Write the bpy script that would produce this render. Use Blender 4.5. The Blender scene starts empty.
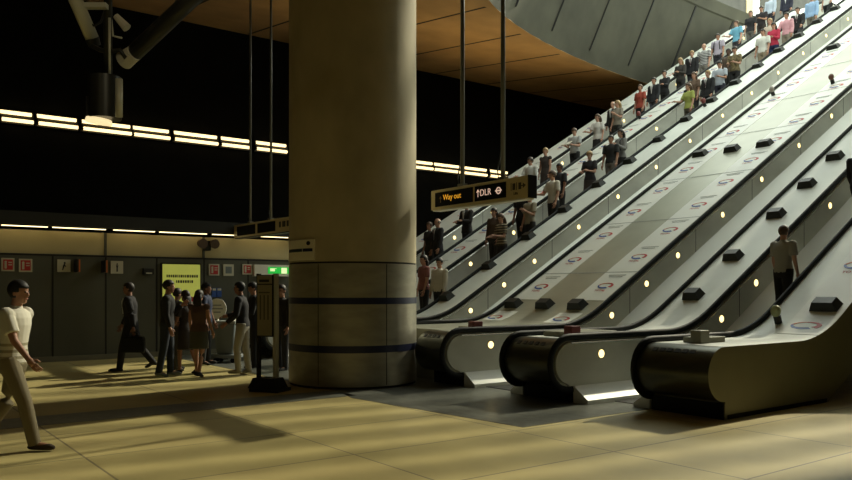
import bpy, bmesh, math, random
from mathutils import Vector, Matrix
random.seed(7)
C = bpy.context.scene.collection
PI = math.pi
K = math.tan(math.radians(30))
X0 = 11.1                      # where the flights start to climb
XT = 34.0                      # where they reach the upper landing

# ------------------------------------------------------------------ materials
def mat(name, col, rough=.6, metal=0., emit=None, es=0., spec=.5):
    m = bpy.data.materials.new(name); m.use_nodes = True
    b = m.node_tree.nodes['Principled BSDF']
    b.inputs['Base Color'].default_value = (*col, 1)
    b.inputs['Roughness'].default_value = rough
    b.inputs['Metallic'].default_value = metal
    b.inputs['Specular IOR Level'].default_value = spec
    if emit:
        b.inputs['Emission Color'].default_value = (*emit, 1)
        b.inputs['Emission Strength'].default_value = es
    return m

def noisy(m, scale, amount, bump=0., stretch=(1, 1, 1)):
    """mottle the base colour and roughness with noise in object space"""
    nt = m.node_tree; b = nt.nodes['Principled BSDF']
    tc = nt.nodes.new('ShaderNodeTexCoord'); mp = nt.nodes.new('ShaderNodeMapping')
    mp.inputs['Scale'].default_value = stretch
    n = nt.nodes.new('ShaderNodeTexNoise'); n.inputs['Scale'].default_value = scale
    n.inputs['Detail'].default_value = 5
    nt.links.new(tc.outputs['Object'], mp.inputs['Vector']); nt.links.new(mp.outputs['Vector'], n.inputs['Vector'])
    c = b.inputs['Base Color'].default_value[:3]
    r = nt.nodes.new('ShaderNodeValToRGB')
    r.color_ramp.elements[0].position = .3; r.color_ramp.elements[1].position = .7
    r.color_ramp.elements[0].color = (*[x*(1-amount) for x in c], 1)
    r.color_ramp.elements[1].color = (*[min(1, x*(1+amount)) for x in c], 1)
    nt.links.new(n.outputs['Fac'], r.inputs['Fac']); nt.links.new(r.outputs['Color'], b.inputs['Base Color'])
    if bump:
        bp = nt.nodes.new('ShaderNodeBump'); bp.inputs['Strength'].default_value = bump
        bp.inputs['Distance'].default_value = .02
        nt.links.new(n.outputs['Fac'], bp.inputs['Height']); nt.links.new(bp.outputs['Normal'], b.inputs['Normal'])
    return m

def stripes(name, c1, c2, freq, axis='Z'):
    m = mat(name, c1, .85); nt = m.node_tree; b = nt.nodes['Principled BSDF']
    tc = nt.nodes.new('ShaderNodeTexCoord'); w = nt.nodes.new('ShaderNodeTexWave')
    w.bands_direction = axis; w.inputs['Scale'].default_value = freq
    r = nt.nodes.new('ShaderNodeValToRGB'); r.color_ramp.interpolation = 'CONSTANT'
    r.color_ramp.elements[0].color = (*c1, 1); r.color_ramp.elements[1].color = (*c2, 1); r.color_ramp.elements[1].position = .5
    nt.links.new(tc.outputs['Object'], w.inputs['Vector']); nt.links.new(w.outputs['Fac'], r.inputs['Fac'])
    nt.links.new(r.outputs['Color'], b.inputs['Base Color'])
    return m

def hem_stripes(name, c1, c2):
    m = mat(name, c1, .85); nt = m.node_tree; b = nt.nodes['Principled BSDF']; N = nt.nodes.new; L = nt.links.new
    tc = N('ShaderNodeTexCoord'); sp = N('ShaderNodeSeparateXYZ'); L(tc.outputs['Object'], sp.inputs[0])
    w = N('ShaderNodeMath'); w.operation = 'PINGPONG'; w.inputs[1].default_value = .032; L(sp.outputs['Z'], w.inputs[0])
    g = N('ShaderNodeMath'); g.operation = 'GREATER_THAN'; g.inputs[1].default_value = .018; L(w.outputs[0], g.inputs[0])
    l = N('ShaderNodeMath'); l.operation = 'LESS_THAN'; l.inputs[1].default_value = 1.10; L(sp.outputs['Z'], l.inputs[0])
    k = N('ShaderNodeMath'); k.operation = 'MULTIPLY'; L(g.outputs[0], k.inputs[0]); L(l.outputs[0], k.inputs[1])
    mx = N('ShaderNodeMix'); mx.data_type = 'RGBA'; mx.inputs['A'].default_value = (*c1, 1); mx.inputs['B'].default_value = (*c2, 1)
    L(k.outputs[0], mx.inputs['Factor']); L(mx.outputs['Result'], b.inputs['Base Color'])
    return m

def floor_material():
    m = mat('stone_floor', (.5, .41, .20), .32); nt = m.node_tree; b = nt.nodes['Principled BSDF']
    N = nt.nodes.new; L = nt.links.new
    tc = N('ShaderNodeTexCoord')
    br = N('ShaderNodeTexBrick'); br.offset = .0; br.squash = 1
    br.inputs['Scale'].default_value = 1; br.inputs['Mortar Size'].default_value = .012
    br.inputs['Brick Width'].default_value = 2.13; br.inputs['Row Height'].default_value = 1.42
    br.inputs['Mortar Smooth'].default_value = .2
    mp = N('ShaderNodeMapping'); mp.inputs['Location'].default_value = (.27, .6, 0)
    L(tc.outputs['Object'], mp.inputs['Vector']); L(mp.outputs['Vector'], br.inputs['Vector'])
    br.inputs['Color1'].default_value = (.53, .44, .19, 1); br.inputs['Color2'].default_value = (.46, .39, .165, 1)
    br.inputs['Mortar'].default_value = (.20, .165, .09, 1)
    n = N('ShaderNodeTexNoise'); n.inputs['Scale'].default_value = 1.1; n.inputs['Detail'].default_value = 6
    L(tc.outputs['Object'], n.inputs['Vector'])
    mx = N('ShaderNodeMix'); mx.data_type = 'RGBA'; mx.blend_type = 'OVERLAY'; mx.inputs['Factor'].default_value = .35
    L(br.outputs['Color'], mx.inputs['A']); L(n.outputs['Fac'], mx.inputs['B'])
    L(mx.outputs['Result'], b.inputs['Base Color'])
    rr = N('ShaderNodeMapRange'); rr.inputs['To Min'].default_value = .36; rr.inputs['To Max'].default_value = .52
    L(n.outputs['Fac'], rr.inputs['Value']); L(rr.outputs['Result'], b.inputs['Roughness'])
    return m

M = {}
M['floor'] = floor_material()
M['granite_and_shadow'] = noisy(mat('dark_granite_and_shadow', (.13, .135, .115), .3), 9, .3)  # stone colour that also paints shadow on the floor
M['concrete'] = noisy(mat('column_concrete', (.46, .40, .25), .75), 1.6, .16, .25, (1, 1, .6))
M['clad'] = noisy(mat('brushed_cladding', (.36, .34, .26), .42, .35), 2.2, .18, .0, (1, 1, 3))
M['joint'] = mat('dark_joint', (.015, .014, .012), .8)
M['blueband'] = mat('navy_band', (.008, .012, .05), .4)
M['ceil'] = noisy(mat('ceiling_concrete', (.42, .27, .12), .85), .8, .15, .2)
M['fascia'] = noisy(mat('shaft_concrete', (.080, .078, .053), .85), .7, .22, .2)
M['blackwall'] = noisy(mat('black_wall', (.006, .006, .005), .9, 0, None, 0, .15), 1, .3)
M['panelwall'] = noisy(mat('grey_green_wall_panel', (.085, .085, .06), .5), .9, .12)
M['cream'] = noisy(mat('cream_wall_band', (.50, .42, .22), .7), .9, .1)
M['greywall'] = noisy(mat('grey_concourse_wall', (.10, .10, .085), .8), 1.2, .2)
M['darkceil'] = mat('dark_soffit', (.03, .03, .026), .9)
M['steel'] = noisy(mat('satin_steel', (.58, .59, .52), .55, .0), 1.3, .18, 0, (.6, 1, 1))
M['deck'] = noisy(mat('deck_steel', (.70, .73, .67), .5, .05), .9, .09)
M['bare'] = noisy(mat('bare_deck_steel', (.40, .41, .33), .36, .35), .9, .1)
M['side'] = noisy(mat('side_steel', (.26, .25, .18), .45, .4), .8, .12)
M['barrel'] = noisy(mat('dark_newel_steel', (.10, .10, .075), .3, .7), 1.4, .25, 0, (1, 1, 4))
M['ledge'] = mat('bright_ledge', (.82, .84, .78), .42, .05)
M['rubber'] = mat('black_rubber', (.008, .009, .008), .6, 0, None, 0, .25)
M['chrome'] = mat('pale_trim', (.72, .74, .68), .25, .8)
M['tread'] = mat('dark_step', (.03, .03, .028), .5, .4)
M['wedge'] = mat('black_stop_block', (.011, .013, .009), .5)
M['lamp'] = mat('balustrade_lamp', (1, .9, .6), .4, 0, (1, .74, .30), 2.6)
M['bezel'] = mat('lamp_bezel', (.3, .28, .2), .3, .8)
M['film'] = mat('white_advert_film', (.74, .76, .70), .45)
M['film2'] = mat('grey_print', (.36, .38, .36), .6)
M['red'] = mat('signal_red', (.50, .03, .025), .5)
M['blue'] = mat('print_blue', (.03, .09, .34), .5)
M['orange'] = mat('print_orange', (.6, .16, .03), .5)
M['white'] = mat('white_paint', (.72, .70, .60), .5)
M['offwhite'] = mat('off_white_print', (.55, .52, .40), .6)
M['black'] = mat('black_paint', (.01, .01, .01), .5)
M['signblack'] = mat('sign_black', (.006, .006, .006), .7, 0, None, 0, .1)
M['signcase'] = mat('beige_sign_case', (.62, .52, .28), .5)
M['standpanel'] = mat('stand_panel', (.30, .265, .16), .6)
M['amber'] = mat('amber_letters', (.8, .4, .02), .5, 0, (1, .45, .03), .55)
M['ledwhite'] = mat('pale_letters', (.8, .65, .5), .5, 0, (1, .66, .5), .5)
M['rod'] = mat('grey_rod', (.16, .16, .14), .4, .3)
M['tube'] = mat('fluorescent_tube', (1, .9, .7), .5, 0, (1, .74, .36), 2.2)
M['slit'] = mat('slit_lamp', (1, .9, .6), .5, 0, (1, .80, .42), 2.8)
M['darkmetal'] = mat('dark_lamp_metal', (.035, .035, .028), .4, .5)
M['greymetal'] = mat('lightened_grey_metal', (.55, .54, .42), .45, .2)  # made pale to stand for light on the lamp cluster
M['lens'] = mat('warm_lens', (1, .9, .7), .3, 0, (1, .78, .42), 1.0)
M['poster'] = noisy(mat('lime_poster', (.55, .6, .1), .6, 0, (.50, .52, .10), .42), 1.5, .1)
M['green'] = mat('exit_green', (.02, .4, .06), .5, 0, (.03, .75, .08), .5)
M['exitlit'] = mat('exit_pale', (.6, .9, .5), .5, 0, (.9, 1, .5), .8)
M['bin'] = mat('blue_grey_plastic', (.16, .19, .19), .5)
M['lightcream'] = noisy(mat('pier_cream', (.72, .62, .38), .7), .9, .08)
M['eye'] = mat('dark_eye', (.02, .015, .01), .3)
M['lip'] = mat('lip', (.30, .10, .08), .6)

# ------------------------------------------------------------------ helpers
class MB:
    def __init__(s): s.bm = bmesh.new(); s.mi = 0; s.mats = []
    def use(s, m):
        if m not in s.mats: s.mats.append(m)
        s.mi = s.mats.index(m); return s
    def face(s, vs):
        try: f = s.bm.faces.new(vs); f.material_index = s.mi; return f
        except ValueError: return None
    def rings(s, rings, cap=True, closed=False):
        R = [[s.bm.verts.new(p) for p in r] for r in rings]
        n = len(R[0]); m = len(R)
        for i in range(m if closed else m-1):
            a, b = R[i], R[(i+1) % m]
            for j in range(n): s.face([a[j], a[(j+1) % n], b[(j+1) % n], b[j]])
        if cap and not closed: s.face(R[0][::-1]); s.face(R[-1])
        return s
    def box(s, x0, x1, y0, y1, z0, z1):
        s.rings([[(x0,y0,z0),(x1,y0,z0),(x1,y1,z0),(x0,y1,z0)], [(x0,y0,z1),(x1,y0,z1),(x1,y1,z1),(x0,y1,z1)]]); return s
    def obox(s, c, ax, ay, az):
        """box from centre and three half vectors"""
        c, ax, ay, az = map(Vector, (c, ax, ay, az))
        q = lambda k: [c-ax-ay+k*az, c+ax-ay+k*az, c+ax+ay+k*az, c-ax+ay+k*az]
        s.rings([q(-1), q(1)]); return s
    def frustum(s, c, ax, ay, az, t):
        c, ax, ay, az = map(Vector, (c, ax, ay, az))
        q = lambda k, u: [c-ax*u-ay*u+k*az, c+ax*u-ay*u+k*az, c+ax*u+ay*u+k*az, c-ax*u+ay*u+k*az]
        s.rings([q(0, 1), q(1, t)]); return s
    def tube(s, pts, rad, n=10, sq=None, cap=True, up=(0, 0, 1)):
        """swept tube; rad a number or list; sq = (side, up) radius factors"""
        pts = [Vector(p) for p in pts]
        rs = rad if isinstance(rad, (list, tuple)) else [rad]*len(pts)
        out = []
        for i, p in enumerate(pts):
            t = (pts[min(i+1, len(pts)-1)] - pts[max(i-1, 0)]).normalized()
            u = Vector(up)
            if abs(t.dot(u)) > .97: u = Vector((1, 0, 0))
            a = t.cross(u).normalized(); b = a.cross(t).normalized()
            fa, fb = sq or (1, 1)
            r = rs[i]
            out.append([p + a*math.cos(k)*r*fa + b*math.sin(k)*r*fb for k in [2*PI*j/n for j in range(n)]])
        s.rings(out, cap); return s
    def ball(s, c, r, n=10, m=7):
        c = Vector(c); rx, ry, rz = r if isinstance(r, (tuple, list)) else (r, r, r)
        out = []
        for i in range(1, m):
            a = PI*i/m
            out.append([c + Vector((rx*math.sin(a)*math.cos(b), ry*math.sin(a)*math.sin(b), -rz*math.cos(a))) for b in [2*PI*j/n for j in range(n)]])
        s.rings(out, True); return s
    def strip(s, xs, lo, hi, y0, y1):
        """solid between two curves lo(x) < hi(x), extruded from y0 to y1"""
        s.rings([[(x, y0, lo(x)), (x, y1, lo(x)), (x, y1, hi(x)), (x, y0, hi(x))] for x in xs]); return s
    def prism(s, poly, d):
        d = Vector(d); poly = [Vector(p) for p in poly]
        s.rings([poly, [p+d for p in poly]]); return s
    def mesh(s, name, smooth=False):
        bmesh.ops.recalc_face_normals(s.bm, faces=s.bm.faces)
        me = bpy.data.meshes.new(name); s.bm.to_mesh(me); s.bm.free()
        for m in s.mats: me.materials.append(m)
        if smooth: me.shade_smooth()
        return me
    def build(s, name, m=None, parent=None, smooth=False, bevel=0):
        me = s.mesh(name, smooth)
        if m: me.materials.clear(); me.materials.append(m)
        return link(name, me, parent, bevel)

def link(name, me, parent=None, bevel=0):
    o = bpy.data.objects.new(name, me); C.objects.link(o)
    if parent: o.parent = parent
    if bevel:
        b = o.modifiers.new('bevel', 'BEVEL'); b.width = bevel; b.segments = 2; b.limit_method = 'ANGLE'
    return o

def smooth_angle(o, deg=35):
    me = o.data
    me.shade_smooth()
    try: me.set_sharp_from_angle(angle=math.radians(deg))
    except Exception: pass
    return o

def tag(o, label, cat, group=None, kind=None):
    o['label'] = label; o['category'] = cat
    if group: o['group'] = group
    if kind: o['kind'] = kind
    return o

def thing(name, label, cat, loc=(0, 0, 0), group=None):
    o = bpy.data.objects.new(name, None); C.objects.link(o); o.location = loc
    o.empty_display_size = .2
    return tag(o, label, cat, group)

def struct(o): o['kind'] = 'structure'; return o

def text_mesh(name, body, size, m, parent, origin, right, up, align='LEFT', thick=.002):
    cu = bpy.data.curves.new(name, 'FONT'); cu.body = body; cu.size = size; cu.extrude = thick; cu.align_x = align
    to = bpy.data.objects.new(name, cu); C.objects.link(to)
    dg = bpy.context.evaluated_depsgraph_get()
    me = bpy.data.meshes.new_from_object(to.evaluated_get(dg)); bpy.data.objects.remove(to)
    r = Vector(right).normalized(); u = Vector(up).normalized(); n = r.cross(u)
    mx = Matrix((r, u, n)).transposed().to_4x4(); mx.translation = Vector(origin)
    me.transform(mx); me.materials.clear(); me.materials.append(m)
    return link(name, me, parent)

ORD = ['first', 'second', 'third', 'fourth', 'fifth', 'sixth', 'seventh', 'eighth', 'ninth', 'tenth', 'eleventh', 'twelfth', 'thirteenth']

# ------------------------------------------------------------------ camera
F, HZ, EYE = 781., 290., 1.6
SN, CS = .8007357, .5990178
cam = bpy.data.objects.new('camera', bpy.data.cameras.new('camera')); C.objects.link(cam)
cam.location = (0, 0, EYE); cam.rotation_euler = (PI/2, 0, -math.atan2(CS, SN))
cam.data.sensor_width = 36; cam.data.lens = 36*F/852; cam.data.shift_y = (HZ-240)/852
cam.data.clip_end = 300
bpy.context.scene.camera = cam

# surveying helpers: turn a bearing read off the photograph into a place
def at_y(u, Y):
    r = (u-426)/F; return (SN*r+CS)*Y/(SN-CS*r)
def at_xy(u, v, Z=0.):
    r = (u-426)/F; t = (Z-EYE)/(-(v-HZ)/F); return (SN*r+CS)*t, (SN-CS*r)*t
def at_yz(u, v, Y):
    r = (u-426)/F; t = Y/(SN-CS*r); return (SN*r+CS)*t, EYE-(v-HZ)/F*t
def at_d(u, d):
    r = (u-426)/F*d; return SN*r+CS*d, SN*d-CS*r

# ------------------------------------------------------------------ the setting
SB = 1.27                                      # the back wall and soffit stand beyond the farthest flight
YW, YB = 18.9, 23.0*SB
ZC = lambda y: 1.6 + 8.02*SB + .126*(y-YB)
CX, CY, CA, CB = 27.05*SB, 9.*SB, 17.9*SB, 8.75*SB
NB = .74          # oval opening over the escalators, its unseen near half narrowed to cut skylight

fl = MB().box(-14, 62, -8, 30, -.3, 0).build('floor', M['floor']); struct(fl)
# dark granite apron in front of the escalators, newel shadow put into its colour
g = MB(); g.prism([(6.35, 6.6, .001), (9.0, 6.6, .001), (9.0, 22.5, .001), (6.3, 22.5, .001), (6.3, 10.9, .001), (6.05, 9.9, .001)], (0, 0, .003))
struct(g.build('floor_apron', M['granite_and_shadow']))
struct(MB().box(-8, 6.25, 10.1, 10.85, .001, .004).build('floor_shadow_strip', M['granite_and_shadow']))  # shadow of column and stand, painted as a dark strip

def ceiling():
    """sloping concrete soffit with the oval opening cut out"""
    mb = MB(); n = 96
    def rim(a): return CX+CA*math.cos(a), CY+CB*math.sin(a)*(1 if math.sin(a) > 0 else NB)
    def outer(a):
        dx, dy = math.cos(a)*CA, math.sin(a)*CB
        t = 1e9
        if dx > 1e-6: t = min(t, (62-CX)/dx)
        if dx < -1e-6: t = min(t, (-14-CX)/dx)
        if dy > 1e-6: t = min(t, (YB-CY)/dy)
        if dy < -1e-6: t = min(t, (-8-CY)/dy)
        return CX+dx*t, CY+dy*t
    angs = [2*PI*i/n for i in range(n)]
    for cx, cy in ((-14, YB), (-14, -8), (62, YB), (62, -8)): angs.append(math.atan2((cy-CY)/CB, (cx-CX)/CA) % (2*PI))
    angs.sort()
    rings = []
    for a in angs:
        (x, y), (X, Y) = rim(a), outer(a)
        rings.append([(x, y, ZC(y)), (X, Y, ZC(Y)), (X, Y, ZC(Y)+.5), (x, y, ZC(y)+.5)])
    mb.rings(rings, closed=True)
    return mb.build('ceiling', M['ceil'])
struct(ceiling())
# recessed joints of the soffit (dark battens set flush)
for i, x in enumerate([q*SB for q in (-2.0, .6, 3.1, 5.3, 7.7, 10.2, 12.65, 15.1, 17.6, 20.1, 22.4, 24.9)]):
    ye = CY + CB*math.sqrt(max(0, 1-((x-CX)/CA)**2)) if x > CX-CA else -7
    y0 = ye + .35 if x > CX-CA else 4
    mb = MB(); w = .045
    mb.prism([(x-w, y0, ZC(y0)-.006), (x+w, y0, ZC(y0)-.006), (x+w, YB-.1, ZC(YB-.1)-.006), (x-w, YB-.1, ZC(YB-.1)-.006)], (0, 0, .012))
    struct(mb.build('trim_%d' % (i+1), M['joint']))

# flared concrete side of the shaft above the opening
FD = Vector((.3, -.25, 1.)); FH = 3.42*SB
def rimpt(a, s=0.):
    x, y = CX+CA*math.cos(a), CY+CB*math.sin(a)*(1 if math.sin(a) > 0 else NB)
    lean = Vector((.3, -.25*math.copysign(1, y-CY)*min(1, abs(y-CY)/6), 1.))
    p = Vector((x, y, ZC(y))); return p + lean*s
mb = MB(); rings = []
a0, a1 = math.radians(66), math.radians(294)
for i in range(81):
    a = a0+(a1-a0)*i/80
    nrm = Vector((CX-rimpt(a).x, CY-rimpt(a).y, 0)).normalized()
    hh = FH
    rings.append([rimpt(a), rimpt(a, .42)+nrm*.0, rimpt(a, hh-.55), rimpt(a, hh-.5)+nrm*.06, rimpt(a, hh)+nrm*.06, rimpt(a, hh)-nrm*.5, rimpt(a)-nrm*.5+Vector((0, 0, .35))])
mb.rings(rings)
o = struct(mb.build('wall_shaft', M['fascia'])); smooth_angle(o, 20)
# open joints in the shaft side
k = 0
for x in [q*SB for q in (13.9, 16.35, 18.85, 21.4, 24.0, 26.6, 29.2)]:
    a = PI/2 + math.asin(min(1, max(-1, (CX-x)/CA)))
    nrm = Vector((CX-rimpt(a).x, CY-rimpt(a).y, 0)).normalized()
    t = Vector((-nrm.y, nrm.x, 0))*.075
    p, q = rimpt(a, .45), rimpt(a, FH-.56)
    mb = MB(); mb.prism([p-t+nrm*.03, p+t+nrm*.03, q+t+nrm*.03, q-t+nrm*.03], -nrm*.06)
    k += 1; struct(mb.build('trim_%d' % (20+k), M['joint']))

# far walls
struct(MB().box(-14, 62, YB, YB+.3, 0, 12).build('wall_back', M['blackwall']))
YC = YB+.6
def wallx(u): return at_y(u, YC)
struct(MB().box(18, wallx(746), YC, YC+.4, 12.2, 24).build('wall_concourse', M['greywall']))
struct(MB().box(wallx(746), wallx(752.5), YC-.05, YC+.45, 12.2, 24).build('wall_pier', M['lightcream']))
struct(MB().box(wallx(752.5), wallx(765), YC, YC+.4, 12.2, 15.3).build('wall_sill', M['lightcream']))
struct(MB().box(wallx(765), 75, YC, YC+.4, 12.2, 24).build('wall_concourse_right', M['greywall']))
XE = 9.9
low = MB()
low.box(-14, XE, YW, YW+.25, .12, 2.385).build('wall_left_panels', M['panelwall'])['kind'] = 'structure'
struct(MB().box(-14, XE, YW-.02, YW+.25, 0, .12).build('baseboard_left', mat('pale_skirting', (.16, .15, .10), .5)))
struct(MB().box(-14, XE, YW+.04, YW+.25, 2.385, 2.92).build('wall_left_band', M['cream']))
struct(MB().box(-14, XE, YW-.25, YB-.01, 3.02, 3.3).build('ceiling_low', M['darkceil']))
struct(MB().box(-14, XE, YW-.01, YW+.05, 2.36, 2.40).build('trim_30', M['joint']))
struct(MB().box(XE-.25, XE, YW+.25, YB-.01, 0, 3.02).build('wall_left_return', M['darkceil']))
for i, x in enumerate([-1.5, .1, 1.55, 2.65, 3.76, 4.89, 6.06, 7.23, 8.4]):
    struct(MB().box(x-.018, x+.018, YW-.006, YW+.01, .12, 2.36).build('trim_%d' % (31+i), M['joint']))
for i, x in enumerate([4.89, 7.23]):
    struct(MB().box(x-.03, x+.03, YW+.02, YW+.06, 2.40, 2.92).build('trim_%d' % (45+i), M['panelwall']))
# the sides of the hall behind and beside the viewer
struct(MB().box(-14.3, -14, -8, 30, 0, 12).build('wall_left', M['blackwall']))
struct(MB().box(-14, 62, -8.3, -8, 0, 10).build('wall_front', M['blackwall']))
struct(MB().box(62, 62.3, -8, 30, 0, 12).build('wall_right', M['blackwall']))
# glazing bars of the canopy over the shaft
rot = math.radians(-8)
for i in range(20):
    y = -1.0 + i*.92
    ca, sa = math.cos(rot), math.sin(rot)
    c = Vector((30, y, 17.6))
    mb = MB(); mb.obox(c, (12.5*ca, 12.5*sa, 0), (-sa*.10, ca*.10, 0), (0, 0, .09))
    o = mb.build('trim_%d' % (60+i), M['greymetal']); struct(o)

# ------------------------------------------------------------------ column
CR = 1.10; CC = (7.13, 11.65)
col = thing('column', 'huge round concrete column with grey metal base and two navy bands', 'column', (*CC, 0))
def cyl(r, z0, z1, n=64):
    mb = MB(); mb.rings([[(r*math.cos(2*PI*j/n), r*math.sin(2*PI*j/n), z) for j in range(n)] for z in (z0, z1)]); return mb
zt = ZC(CC[1])-.02
smooth_angle(cyl(CR, 2.06, zt).build('shaft', M['concrete'], col))
smooth_angle(cyl(CR+.004, .04, 2.03).build('base_cladding', M['clad'], col))
smooth_angle(cyl(CR-.012, 2.02, 2.07).build('joint_ring', M['joint'], col))
smooth_angle(cyl(CR-.015, 0, .05).build('foot_ring', M['joint'], col))
smooth_angle(cyl(CR+.008, 1.37, 1.475).build('navy_band', M['blueband'], col))
smooth_angle(cyl(CR+.008, .585, .70).build('navy_band', M['blueband'], col))
for th in (20, 80, 140, 200, 260, 320):
    a = math.radians(th+8); mb = MB()
    p = Vector((math.cos(a), math.sin(a), 0)); t = Vector((-p.y, p.x, 0))
    mb.obox(p*(CR+.002)+Vector((0, 0, 1.04)), t*.006, p*.004, (0, 0, .98)); mb.build('panel_seam', M['joint'], col)
# small line-diagram sign wrapped on the column
FWD = Vector((CS, SN, 0)); RGT = Vector((SN, -CS, 0))
sg = thing('column_sign', 'small cream sign with a dark stripe fixed to the left of the column', 'sign', (*CC, 0))
def curved(th0, th1, z0, z1, r0, r1, n=14):
    mb = MB(); rings = []
    for i in range(n+1):
        t = math.radians(th0+(th1-th0)*i/n)
        d = RGT*math.sin(t) - FWD*math.cos(t)
        rings.append([d*r0+Vector((0, 0, z0)), d*r1+Vector((0, 0, z0)), d*r1+Vector((0, 0, z1)), d*r0+Vector((0, 0, z1))])
    mb.rings(rings); return mb
curved(-68, -28.5, 2.085, 2.42, CR+.002, CR+.03).build('plate', mat('pale_sign_plate', (.85, .80, .62), .5), sg)
curved(-66, -42, 2.225, 2.275, CR+.03, CR+.034).build('stripe', mat('teal_stripe', (.02, .04, .045), .5), sg)
curved(-41, -30, 2.225, 2.275, CR+.03, CR+.034).build('stripe', M['blueband'], sg)
t = math.radians(-34.5); d = RGT*math.sin(t)-FWD*math.cos(t); e = Vector((-d.y, d.x, 0))
mb = MB(); mb.prism([d*(CR+.03)+e*.035*math.cos(a)*1.2+Vector((0, 0, 2.36+.035*math.sin(a))) for a in [2*PI*j/16 for j in range(16)]], d*.004)
mb.build('roundel', M['black'], sg)

# ------------------------------------------------------------------ escalators and decks
WB = .6
def hn(x):
    if x <= X0-WB: return 0.
    if x >= XT+WB: return (XT-X0)*K
    if x >= XT-WB: return (XT-X0)*K - K*(XT+WB-x)**2/(4*WB)
    if x >= X0+WB: return (x-X0)*K
    return K*(x-X0+WB)**2/(4*WB)
XEND = 36.5
def xs_from(xa, fine=12, xb=XEND):
    a = [X0-WB+2*WB*i/8 for i in range(9)] + [XT-WB+2*WB*i/6 for i in range(7)] + [14, 17, 20, 23, 26, 29, 32, xb]
    return sorted(x for x in a if x > xa+.02)
DH = .90                                       # deck height above the step line
ZM, RD = .56, .34                              # newel nose

def bulge(xp): return .36 if xp > 8.6 else .44
def nose_xs(xb, n=9):
    return [xb + RD*(1-math.cos(PI/2*i/n)) for i in range(n+1)]
def deck(name, label, y0, y1, xp, nose=True, side=False, ynose=None):
    """deck between two flights: rounded newel front, plinth, and long raked top"""
    t = thing(name, label, 'escalator deck', (xp, (y0+y1)/2, 0), 'decks between the escalators')
    off = Vector((-xp, -(y0+y1)/2, 0))
    xb = xp-bulge(xp)
    def lo(x): return 0 if x < X0+.2 else max(0, (x-X0-.2)*K*.93)
    def hi(x): return DH+hn(x)
    mb = MB()
    if nose:
        xs = [xp, xp+.25, X0-WB-.02]
    else: xs = [xp, X0-WB-.02]
    xs = sorted(set(xs + [X0+.2] + xs_from(xs[-1])))
    mb.use(M['deck'] if not side else M['side']); mb.strip(xs, lo, hi, y0, y1)
    me = mb.mesh('body')
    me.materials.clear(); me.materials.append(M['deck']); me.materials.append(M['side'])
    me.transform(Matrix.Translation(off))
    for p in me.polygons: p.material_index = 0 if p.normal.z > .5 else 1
    link('body', me, t)
    if nose:
        ya, yb = ynose or (y0, y1)
        mb = MB(); n = 14
        prof = [(xb+RD-RD*math.sin(a), ZM+RD*math.cos(a)) for a in [PI*i/n for i in range(n+1)]] + [(xp+.001, ZM-RD), (xp+.001, ZM+RD)]
        mb.prism([(x, ya, z) for x, z in prof], (0, yb-ya, 0))
        me = mb.mesh('newel_front'); me.transform(Matrix.Translation(off)); me.materials.append(M['barrel']); me.materials.append(M['side'])
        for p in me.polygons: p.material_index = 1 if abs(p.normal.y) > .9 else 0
        smooth_angle(link('newel_front', me, t), 40)
        # recessed plinth
        mb = MB(); mb.box(xp-.03, xp+.02, ya+.01, yb-.01, 0, .2); me = mb.mesh('plinth'); me.transform(Matrix.Translation(off)); me.materials.append(M['rubber'])
        link('plinth', me, t)
        # row of dark vent slots near the top of the nose
        nv = max(2, int((yb-ya-.3)/.12))
        for i in range(nv):
            mb = MB()
            yy = ya+.30+i*.12*min(1, .62*(yb-ya)/(nv*.12))
            a = math.radians(52)
            mb.obox((xb+RD-(RD+.006)*math.cos(a), yy, ZM+(RD+.006)*math.sin(a)), (.032*math.sin(a), 0, .032*math.cos(a)), (0, .036, 0), (-.003*math.cos(a), 0, .003*math.sin(a)))
            me = mb.mesh('vent_slot'); me.transform(Matrix.Translation(off)); me.materials.append(M['black'])
            link('vent_slot', me, t)
    return t, off

UD = Vector((math.cos(math.radians(30)), 0, .5))      # uphill
UN = Vector((-.5, 0, math.cos(math.radians(30))))      # off the deck
def on_deck(x, y, up=0.): return Vector((x, y, DH+hn(x))) + UN*up
def slope_at(x):
    e = .05; d = Vector((2*e, 0, hn(x+e)-hn(x-e))).normalized(); return d, Vector((-d.z, 0, d.x))

def stop_block(t, off, x, y, w=.34, l=.24):
    d, n = slope_at(x)
    mb = MB(); mb.frustum(on_deck(x, y)+off, Vector((0, -w/2, 0)), d*(l/2), n*.14, .72)
    mb.build('stop_block', M['wedge'], t)
def film(t, off, y, w, xa, xb, m=None):
    mb = MB(); xs = [xa] + [x for x in xs_from(xa) if x < xb-.02] + [xb]
    mb.strip(xs, lambda x: DH+hn(x)-.002, lambda x: DH+hn(x)+.006, y-w/2, y+w/2)
    me = mb.mesh('advert_film'); me.transform(Matrix.Translation(off)); me.materials.append(m or M['film'])
    return link('advert_film', me, t)

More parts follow.
